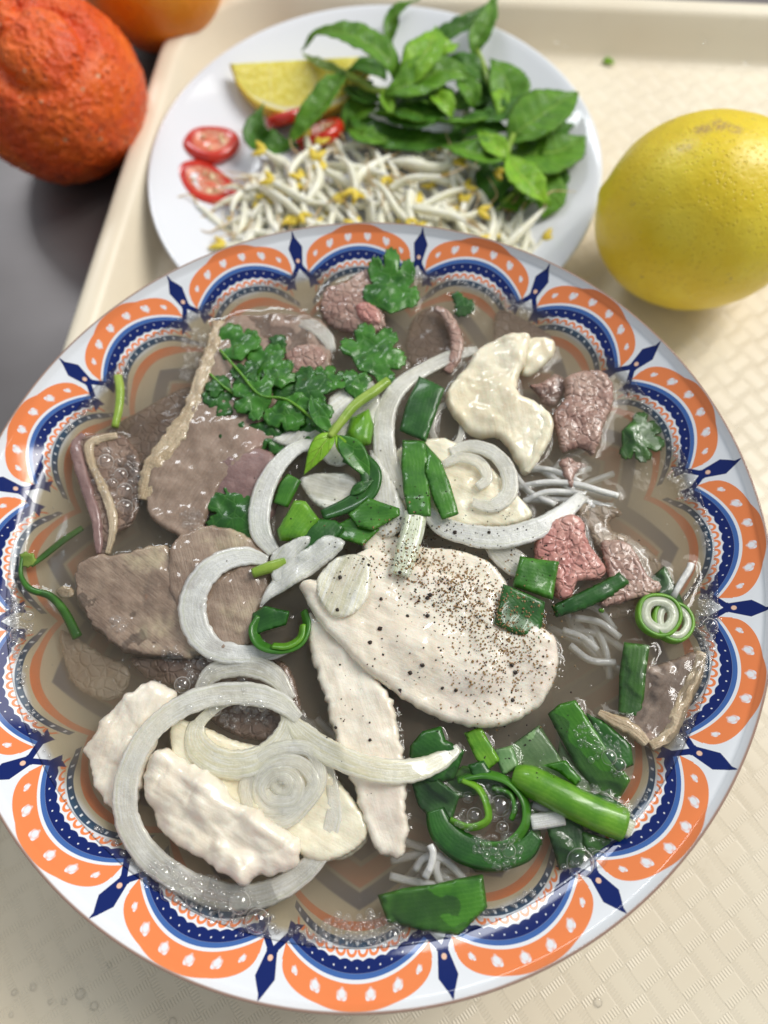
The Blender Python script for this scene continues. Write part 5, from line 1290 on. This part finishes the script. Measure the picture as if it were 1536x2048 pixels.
# chilli slices
M['chilli'] = mat_simple('red_chilli_skin', (.52, .018, .008), (.64, .035, .012), 80, .12, .15, .00005, 600, coat=.8)
M['chilli_flesh'] = mat_simple('chilli_flesh', (.66, .12, .05), (.80, .38, .25), 220, .16, .4, .0002, 500, coat=.8)
M['seed'] = mat_simple('chilli_seed', (.78, .62, .36), (.86, .74, .5), 400, .35, .2)
def chilli(label, u, v, h, rx, ry, rot, tx=0.0, ty=0.0, hh=2.4, seeds=4):
    e = empty('chilli_slice', PP(u, v, h), label, 'chilli slice', 'red chilli slices on the plate'); e.rotation_euler = (tx, ty, rot)
    def tube(nm, pf, m):
        V, Fc = lathe([(a, b * 1e-3) for a, b in pf], 44)
        V = [(x * rx * 1e-3 * (1 + .05 * math.sin(2 * math.atan2(y, x))), y * ry * 1e-3 * (1 + .06 * math.sin(3 * math.atan2(y, x))), z) for x, y, z in V]
        me = bpy.data.meshes.new(nm); me.from_pydata(V, [], [f[::-1] for f in Fc]); me.polygons.foreach_set('use_smooth', [True] * len(me.polygons))
        me.materials.append(M[m]); o = bpy.data.objects.new(nm, me); COL.objects.link(o); o.parent = e; return o
    tube('skin', [(.58, -hh), (.60, hh * .75), (.68, hh), (.84, hh * 1.0), (.95, hh * .65), (1.0, 0), (.97, -hh * .6), (.9, -hh)], 'chilli')
    tube('flesh', [(.0002, hh * .55), (.25, hh * .35), (.42, hh * .3), (.52, hh * .7), (.60, hh * .9), (.64, hh * .85), (.64, -hh)], 'chilli_flesh')
    for k_ in range(seeds):
        a = k_ * 2.3 + rot; me = bpy.data.meshes.new('seed'); bm = bmesh.new(); bmesh.ops.create_icosphere(bm, subdivisions=2, radius=.0013)
        for q in bm.verts: q.co.z *= .35; q.co.x *= 1.25
        bm.to_mesh(me); bm.free(); me.polygons.foreach_set('use_smooth', [True] * len(me.polygons)); me.materials.append(M['seed'])
        o = bpy.data.objects.new('seed', me); COL.objects.link(o); o.parent = e; o.location = (math.cos(a) * rx * .42e-3, math.sin(a) * ry * .42e-3, hh * .6e-3); o.rotation_euler = (a * .2, .3, a)
chilli('upper of the two red chilli slices on bare plate at left', 423, 288, 4.6, 13.2, 11, .0, -.05, .12, 2.6)
chilli('lower red chilli slice on bare plate beside the sprouts', 412, 368, 2.6, 16, 10.5, -.75, -.1, .15, 2.4, 5)
chilli('red chilli slice leaning under the lemon wedge', 578, 236, 4.5, 11.5, 8.5, .35, -.75, .1, 2.6, 3)
chilli('red chilli slice wedged under the rolled leaf', 640, 268, 4.0, 12.5, 9.5, .35, -.45, -.1, 2.8, 4)

# bean sprouts
protos = []
for k_ in range(10):
    r = random.Random(40 + k_)
    e = empty('bean_sprout', (0, 0, 0)); Lh = r.uniform(12, 19); 
    cv = r.uniform(-1, 1); wv = r.uniform(-1, 1)
    wpts = [(q * Lh * 1e-3 * (1 - .12 * abs(cv)), (cv * 4.4 * (1 - q * q) + wv * 1.2 * math.sin(3 * q)) * 1e-3, .0008 * math.cos(2 * q + wv)) for q in (-1, -.6, -.2, .2, .6, 1)]
    sweep('stem', None, [3.0, 3.9, 4.2, 3.7, 2.7, 1.4], [3.0, 3.9, 4.2, 3.7, 2.7, 1.4], M['sprout'], world=wpts, parent=e, n_per=7, k=3, lens=True, food=False)
    x1, y1 = wpts[-1][0], wpts[-1][1]; x0, y0 = wpts[0][0], wpts[0][1]
    sweep('root', None, [1.1, .7, .3], [1.0, .7, .3], M['root'], world=[(x1 - .001, y1, 0), (x1 + .005, y1 + r.uniform(-4, 4) * 1e-3, .0008), (x1 + .013, y1 + r.uniform(-8, 8) * 1e-3, .0004)], parent=e, n_per=4, k=2, lens=True, food=False)
    if k_ % 5 < 3:
        for sgn in (-1, 1):
            aa = r.uniform(.2, .6) * sgn
            sweep('bean', None, [.9, 2.8, 3.6, 2.8, .7], [.7, 1.8, 2.1, 1.6, .5], M['bean'], world=[(x0 + .0006, y0, .0003), (x0 - .0022, y0 + .0012 * sgn, .0006), (x0 - .0056, y0 + .0026 * sgn + aa * .002, .0002)], parent=e, n_per=5, k=3, lens=True, food=False)
    protos.append(e)
SITES = []
rs = random.Random(21)
def in_poly(x, y, pl):
    c = False
    for i in range(len(pl)):
        a, b = pl[i], pl[i - 1]
        if (a[1] > y) != (b[1] > y) and x < (b[0] - a[0]) * (y - a[1]) / (b[1] - a[1]) + a[0]: c = not c
    return c
REG = [(450, 430), (500, 350), (560, 325), (640, 292), (720, 285), (860, 300), (960, 330), (1010, 400), (1060, 440), (1065, 530), (760, 540), (560, 540), (470, 500)]
while len(SITES) < 160:
    u, v = rs.uniform(430, 1090), rs.uniform(280, 545)
    if in_poly(u, v, REG):
        edge_ = min(abs(u - 440) / 160, abs(1080 - u) / 160, abs(v - 275) / 60, 1)
        SITES.append((u, v, 1.8 + rs.uniform(0, 9.5) * edge_, rs.gauss(1.85, .55) + rs.choice((0, 0, 0, 3.14, 3.14, 1.4)), edge_))
SITES += [(450, 440, 2.0, 2.6, 0), (600, 385, 12.5, -.5, 1), (690, 350, 13, 1.9, 1), (830, 365, 14, -.02, 1), (880, 430, 14, -.5, 1), (780, 400, 14.5, 2.2, 1), (1030, 470, 8, .65, 1), (560, 400, 11, 2.3, 1), (530, 395, 8, 2.1, 1), (935, 245, 6, 1.5, 1), (950, 205, 4, 1.4, 1), (920, 215, 5, 1.8, 1)]
WHERE = ['far left', 'left part', 'middle part', 'right part', 'far right']
for i, (u, v, h, rot, ed) in enumerate(SITES):
    src = protos[i % 10]
    e = src if i < 10 else copy_tree(src)
    e.location = Vector(PP(u, v, h)); e.rotation_euler = (rs.uniform(-.3, .3), rs.uniform(-.22, .22), rot)
    sc_ = rs.uniform(.8, 1.12); e.scale = (sc_, sc_, sc_)
    wh = WHERE[min(4, max(0, int((u - 440) / 130)))]
    ht = 'on top' if h > 8.5 else ('halfway down' if h > 4.5 else 'lying low')
    an = math.degrees(rot) % 180
    ori = 'lying level' if an < 25 or an > 155 else ('leaning right' if an < 70 else ('standing upright' if an < 110 else 'leaning left'))
    hd = 'without head' if (i % 10) % 5 >= 3 else 'with yellow head'
    szw = 'stout' if sc_ > .96 else 'small'
    dist = 'at the back' if v < 350 else ('mid depth' if v < 430 else 'close to the bowl rim')
    tag(e, '%s sprout %s %s, %s, %s, %s' % (szw, hd, ori, dist, ht, wh), 'bean sprout', 'white bean sprouts piled on the plate')

# herb sprigs
def sprig(name, label, u, v, h): return empty(name, PP(u, v, h), label, 'herb sprig', 'fresh green herb sprigs on the plate')
def leaf(par, mat, pts_, wmax, fold=.35, roll=0.0, label=None, peak=.42, ripple=.5):
    o = sweep('leaf', None, leafw(11, wmax, peak=peak, base=.10), .4, M[mat], world=[PP(*p) for p in pts_], parent=par, fold=fold, roll=roll, k=11, n_per=10, ripple=ripple * 2.2, jag=.13)
    if label: o['label'] = label
    return o
def stem(par, pts_, w_): return sweep('stem', None, w_, w_, M['stem'], world=[PP(*p) for p in pts_], parent=par, k=4, n_per=8, lens=True)
sa = sprig('herb_sprig', 'left herb sprig arching over the lemon wedge and chilli', 780, 180, 8)
leaf(sa, 'basil', [(795, 168, 16), (778, 122, 25), (735, 88, 29), (680, 66, 27), (635, 68, 21), (603, 102, 14)], 15, .3, label='longest arching leaf')
leaf(sa, 'basil', [(690, 145, 19), (668, 180, 18), (632, 232, 15), (598, 272, 11), (562, 303, 6)], 12, .9, label='rolled leaf lying over the chilli')
leaf(sa, 'basil_dark', [(600, 292, 5), (556, 298, 5), (520, 285, 8), (512, 250, 12), (528, 206, 14)], 15, .5)
leaf(sa, 'stem', [(605, 108, 13), (640, 128, 15), (690, 150, 16), (770, 182, 15)], 6, .3)
leaf(sa, 'basil_dark', [(772, 160, 14), (735, 135, 14), (692, 142, 12)], 12)
leaf(sa, 'basil_dark', [(765, 195, 10), (810, 222, 14), (865, 222, 14), (925, 185, 12)], 24, .2)
leaf(sa, 'basil', [(770, 188, 18), (828, 165, 21), (888, 143, 21), (955, 160, 17)], 19, .25, roll=-12)
leaf(sa, 'basil_light', [(765, 178, 16), (776, 205, 16), (782, 238, 14)], 7)
leaf(sa, 'basil', [(755, 210, 9), (712, 228, 8), (690, 268, 4)], 15)
leaf(sa, 'basil_dark', [(690, 205, 7), (740, 262, 9), (815, 282, 10), (890, 280, 9), (955, 262, 8)], 15, .15)
leaf(sa, 'basil', [(740, 225, 12), (790, 238, 14), (842, 250, 14), (905, 238, 12)], 12, .6, roll=25)
leaf(sa, 'basil', [(868, 240, 14), (915, 252, 15), (985, 236, 12)], 11, .5, roll=30)
stem(sa, [(690, 150, 12), (740, 178, 15), (790, 182, 16), (850, 178, 15), (910, 210, 13)], [2.2, 3, 3.2, 3, 2.6])
for m_, p_, w_ in (('basil', [(800, 205, 12), (840, 190, 16), (890, 200, 15), (935, 222, 11)], 16), ('basil_dark', [(905, 215, 9), (940, 200, 12), (975, 205, 10)], 15),
                   ('basil_light', [(858, 180, 17), (888, 205, 18), (905, 240, 14)], 10), ('basil_dark', [(700, 165, 8), (725, 190, 11), (765, 205, 10)], 15), ('basil', [(700, 258, 9), (735, 275, 12), (790, 285, 9)], 11),
                   ('basil', [(915, 155, 17), (940, 185, 18), (948, 220, 13)], 10)):
    leaf(sa, m_, p_, w_)
sb = sprig('herb_sprig', 'upper herb sprig with stalks reaching past the plate rim', 900, 130, 10)
leaf(sb, 'basil_light', [(805, 180, 18), (835, 130, 24), (862, 85, 26), (872, 52, 25)], 17, .3, label='yellow green upright leaf')
leaf(sb, 'basil_light', [(850, 120, 20), (885, 95, 22), (918, 90, 20)], 13, .2)
leaf(sb, 'basil_dark', [(800, 140, 12), (870, 92, 15), (940, 48, 18), (1005, -12, 20)], 11, .7)
leaf(sb, 'basil', [(945, 115, 13), (960, 75, 17), (978, 35, 20), (992, -18, 22)], 11, .6)
leaf(sb, 'basil', [(778, 95, 8), (783, 55, 12), (798, 22, 16), (842, -6, 18)], 8, .6)
leaf(sb, 'basil_dark', [(870, 120, 15), (920, 130, 17), (960, 148, 15), (985, 180, 12)], 14, .3)
leaf(sb, 'basil', [(1005, 240, 9), (1018, 195, 14), (1006, 150, 17), (980, 118, 17)], 19, .3)
leaf(sb, 'basil_dark', [(962, 235, 8), (968, 190, 10), (975, 150, 12)], 14, .3)
leaf(sb, 'basil_light', [(985, 178, 16), (1002, 200, 16), (996, 232, 14)], 8, .3)
stem(sb, [(950, 90, 14), (965, 125, 16), (978, 165, 16), (1000, 182, 15)], [2, 2.6, 2.6, 2])
sc2 = sprig('herb_sprig', 'broad leaved herb sprig at the right side of the plate', 1020, 300, 8)
leaf(sc2, 'basil', [(1015, 285, 13), (1062, 245, 18), (1115, 208, 20), (1158, 185, 18)], 25, .22, label='broad leaf pointing at the plate rim')
leaf(sc2, 'basil', [(1010, 300, 8), (1070, 310, 12), (1125, 300, 13), (1172, 272, 10)], 30, .18)
leaf(sc2, 'basil_dark', [(1040, 320, 7), (1080, 345, 8), (1105, 370, 6), (1112, 395, 4)], 22, .18)
leaf(sc2, 'basil', [(1015, 318, 14), (972, 312, 17), (925, 300, 16), (882, 292, 10)], 19, .3, roll=-10)
leaf(sc2, 'basil_light', [(1018, 315, 16), (985, 290, 18), (955, 262, 17)], 11, .3)
leaf(sc2, 'basil_light', [(1016, 312, 17), (1042, 350, 19), (1072, 382, 17), (1100, 412, 12)], 15, .3, label='bright ribbed leaf lying over darker ones')
leaf(sc2, 'basil', [(1018, 330, 10), (1062, 360, 12), (1096, 400, 9), (1085, 438, 6)], 22, .2)
leaf(sc2, 'basil_dark', [(1018, 335, 7), (990, 365, 8), (988, 415, 5)], 18, .2)
leaf(sc2, 'basil', [(1020, 380, 6), (1035, 405, 6), (1042, 428, 4)], 16, .2)
leaf(sc2, 'basil_dark', [(945, 240, 11), (1000, 228, 14), (1050, 212, 15), (1078, 195, 13)], 13, .35)
leaf(sc2, 'basil_dark', [(900, 275, 8), (960, 255, 11), (1020, 262, 11)], 16, .3)
for m_, p_, w_ in (('basil_dark', [(1035, 270, 7), (1085, 270, 9), (1150, 250, 9)], 20), ('basil', [(1040, 330, 9), (1090, 335, 12), (1140, 318, 9)], 17), ('basil_dark', [(990, 300, 6), (960, 325, 7), (925, 335, 4)], 14),
                   ('basil', [(1060, 250, 15), (1085, 228, 18), (1112, 200, 15)], 9)):
    leaf(sc2, m_, p_, w_)
stem(sc2, [(1045, 238, 13), (1030, 265, 14), (1018, 292, 15), (1013, 322, 15)], [2.4, 2.8, 2.8, 2.2])
stem(sc2, [(1030, 385, 8), (1012, 402, 7), (990, 425, 4)], [2, 2.2, 2])

# ------------------------------------------------------------------ whole fruit
def fruit(name, ctr, rad, mat, disp, rot=(0, 0, 0), seg=128):
    V = []; Fc = []; rings = seg // 2
    for j in range(rings + 1):
        ph = math.pi * j / rings
        for i in range(seg):
            a = 2 * math.pi * i / seg; d = Vector((math.sin(ph) * math.cos(a), math.sin(ph) * math.sin(a), math.cos(ph)))
            k_ = 1 + disp(d); V.append((d.x * rad[0] * k_, d.y * rad[1] * k_, d.z * rad[2] * k_))
    for j in range(rings):
        for i in range(seg):
            i2 = (i + 1) % seg; Fc.append((j * seg + i, (j + 1) * seg + i, (j + 1) * seg + i2, j * seg + i2))
    o = mesh_obj(name, V, Fc, mat, None, centre=False)
    o.location = Vector(ctr); o.rotation_euler = rot
    return o
def mat_citrus(name, a, b, pore, scar, ps, bd, blot=40, rough=.38, scars=(), specks=None):
    t = NT(name); c = t.coords(); n = t.noise(c, blot, 4); n2 = t.noise(c, 420, 3)
    v = t.voronoi(c, ps); pr = v.lt(.22, .22) * t.ramp(t.noise(c, 160, 2), .25, .6); sc_ = t.noise(c, 95, 6, .72)
    col = t.mix(t.ramp(n, .35, .68), a, b)
    col = t.mix(pr * .42, col, pore)
    col = t.mix(t.ramp(sc_, .66, .72) * .75, col, scar)
    fine = t.noise(c, 900, 4, .7)
    for (px, py, pz, rad) in scars:
        vm = t.n('ShaderNodeVectorMath', operation='DISTANCE'); t.link(c, vm.inputs[0]); vm.inputs[1].default_value = (px, py, pz)
        m = (1.0 - t.ramp(E(t, vm.outputs['Value']), rad * .3, rad)) * t.ramp(fine * .5 + sc_ * .5, .46, .56)
        col = t.mix(m * .85, col, scar)
    if specks:
        sp = t.voronoi(c, 150).lt(.13, .10) * t.ramp(t.noise(c, 60, 2), .42, .55)  # pale specks on the skin, with small glints painted into the colour
        col = t.mix(sp * .8, col, specks)
    return t.surf(t.pbr(col, rough, t.bump(pr * -1.0 + n2 * 1.2 + t.noise(c, 150, 3) * 1.6, bd, .85), sss=.15, sr=(1, .6, .1), ss=.003, coat=.15, coatr=.25))
def on_ball(u, v, ctr, rad):
    """object space point of a ball seen at a photo position"""
    o_ = np.array([0, 0, CAM_H]); d = P(u, v, .03) - o_; d /= np.linalg.norm(d); oc = o_ - np.array(ctr)
    b = d @ oc; q = b * b - (oc @ oc - rad * rad); return tuple(oc + d * (-b - math.sqrt(max(q, 0))))
LC = P(1404, 428, .0425)
M['lemon_skin'] = mat_citrus('lemon_skin', (.80, .595, .022), (.87, .70, .055), (.55, .36, .010), (.40, .25, .10), 640, .00026, scars=[(*on_ball(1370, 285, LC, .038), .0042), (*on_ball(1405, 250, LC, .038), .0050), (*on_ball(1440, 240, LC, .038), .006), (*on_ball(1475, 248, LC, .038), .0045), (*on_ball(1340, 235, LC, .038), .003), (*on_ball(1508, 460, LC, .038), .003), (*on_ball(1268, 408, LC, .038), .0018), (*on_ball(1340, 558, LC, .038), .0018)])
M['mandarin_skin'] = mat_citrus('mandarin_skin', (.74, .080, .006), (.88, .15, .010), (.60, .055, .004), (.80, .36, .12), 330, .0016, 60, .40, specks=(.88, .52, .30))
M['orange_skin'] = mat_citrus('orange_skin', (.78, .24, .010), (.84, .33, .02), (.6, .16, .005), (.6, .3, .1), 420, .0004)
lc = P(1404, 428, .0425)
nip = (Vector(P(1200, 372, .046)) - Vector(lc)).normalized()
def d_lemon(d):
    a = d.angle(nip)
    return .012 * noise.noise(d * 2.2) + .004 * noise.noise(d * 7) + .030 * math.exp(-(a / .09) ** 2)
tag(fruit('lemon', lc, (.0400, .0355, .0362), M['lemon_skin'], d_lemon), 'large whole yellow lemon with brown scuffs on the tray', 'lemon')
oc_ = P(112, 180, .037)
kn = (Vector(P(75, 92, .066)) - Vector(oc_)).normalized(); kn2 = (Vector(P(15, 60, .066)) - Vector(oc_)).normalized()
def d_mand(d):
    a = d.angle(kn); b_ = d.angle(kn2)
    x = .022 * noise.noise(d * 3 + Vector((3, 1, 0))) + .014 * noise.noise(d * 9) + .007 * noise.noise(d * 24) + .003 * noise.noise(d * 60)
    x += .012 * (1 - abs(noise.noise(d * 14)) * 3)
    cut = .5 + .5 * math.sin(3 * math.atan2(d.y, d.x) + 1.4)
    x += .05 * math.exp(-(a / .40) ** 4) + .03 * math.exp(-(a / .2) ** 2) * noise.noise(d * 11) - (.02 + .11 * cut) * math.exp(-((a - .50) / .085) ** 2) + .10 * math.exp(-(b_ / .22) ** 4) - .06 * math.exp(-((b_ - .27) / .06) ** 2)
    return x
tag(fruit('mandarin', oc_, (.0385, .0390, .0372), M['mandarin_skin'], d_mand, seg=200), 'bumpy deep orange mandarin with knobbly neck beside the tray', 'mandarin')
qc = P(300, -62, .036)
tag(fruit('orange', qc, (.0350, .0350, .0355), M['orange_skin'], lambda d: .01 * noise.noise(d * 3) + .002 * noise.noise(d * 30), seg=96), 'smooth yellow orange fruit cut off by the top edge', 'orange')

# ------------------------------------------------------------------ drops of water, crumb
def mat_drop():
    t = NT('water_drop')
    g = t.n('ShaderNodeBsdfGlossy'); g.inputs['Roughness'].default_value = .02
    tr = t.n('ShaderNodeBsdfTransparent'); tr.inputs['Color'].default_value = (1, 1, 1, 1)
    fr = t.n('ShaderNodeFresnel'); fr.inputs['IOR'].default_value = 1.45
    return t.surf(t.mixs((E(t, fr.outputs[0]) * .35 + .03).min(1.0), tr.outputs[0], g.outputs[0]))
M['drop'] = mat_drop()
DR = [(1196, 2005, 1.7, .2, 'water drop on the weave at the lower right corner of the photo'), (66, 1975, 1.3, .2, 'small water drop on the shaded lower left tray floor'), (160, 1988, 1.9, .2, 'largest water drop on the lower left tray floor'),
      (188, 2012, 1.6, .2, 'water drop just right of the largest lower left one'), (128, 2003, 1.1, .2, 'tiny water drop left of the largest lower left one'), (100, 2004, .9, .2, 'tiniest water drop on the lower left tray floor'), (345, 2044, 1.6, .2, 'water drop below the bowl at the bottom edge'),
      (28, 1985, 1.2, .2, 'water drop nearest the lower left corner'), (218, 1930, 1.0, .2, 'faint water drop beside the lower left bowl shadow'), (22, 2030, .9, .2, 'speck of water in the lower left corner'),
      (203, 521, 1.5, 14.6, 'water drop on the left rim of the tray'), (1245, 50, 1.6, 12, 'water drop high on the far tray wall'), (1412, 84, 1.4, 9, 'water drop on the far tray wall toward the right'), (1113, 84, 1.3, 8, 'left of two faint drops on the far tray wall'), (1133, 92, 1.2, 7, 'right of two faint drops on the far tray wall'), (1492, 128, 1.5, 4, 'water drop low on the far tray wall at right')]
for u, v, r, h, lab in DR:
    bm = bmesh.new(); bmesh.ops.create_uvsphere(bm, u_segments=20, v_segments=12, radius=1)
    for q in bm.verts: q.co.x *= 1 + .12 * noise.noise(q.co * 1.3 + Vector((u, v, 0)))
    me = bpy.data.meshes.new('water_drop'); bm.to_mesh(me); bm.free(); me.polygons.foreach_set('use_smooth', [True] * len(me.polygons)); me.materials.append(M['drop'])
    o = bpy.data.objects.new('water_drop', me); COL.objects.link(o); o.location = Vector(P(u, v, .004 + h * 1e-3)); o.scale = (r * .8e-3, r * .8e-3, r * .36e-3)
    tag(o, lab, 'water drop', 'drops of water on the tray')
PR('herb_crumb', 'tiny green herb crumb at the foot of the far tray wall', 'herb crumb', 'basil_light', [(1205, 122, .8), (1214, 114, 1.6), (1226, 120, 1.4), (1228, 128, .8), (1212, 127, .6)], None, z0=.0046, thick=1.0, edge=.4, step=.5, food=False)
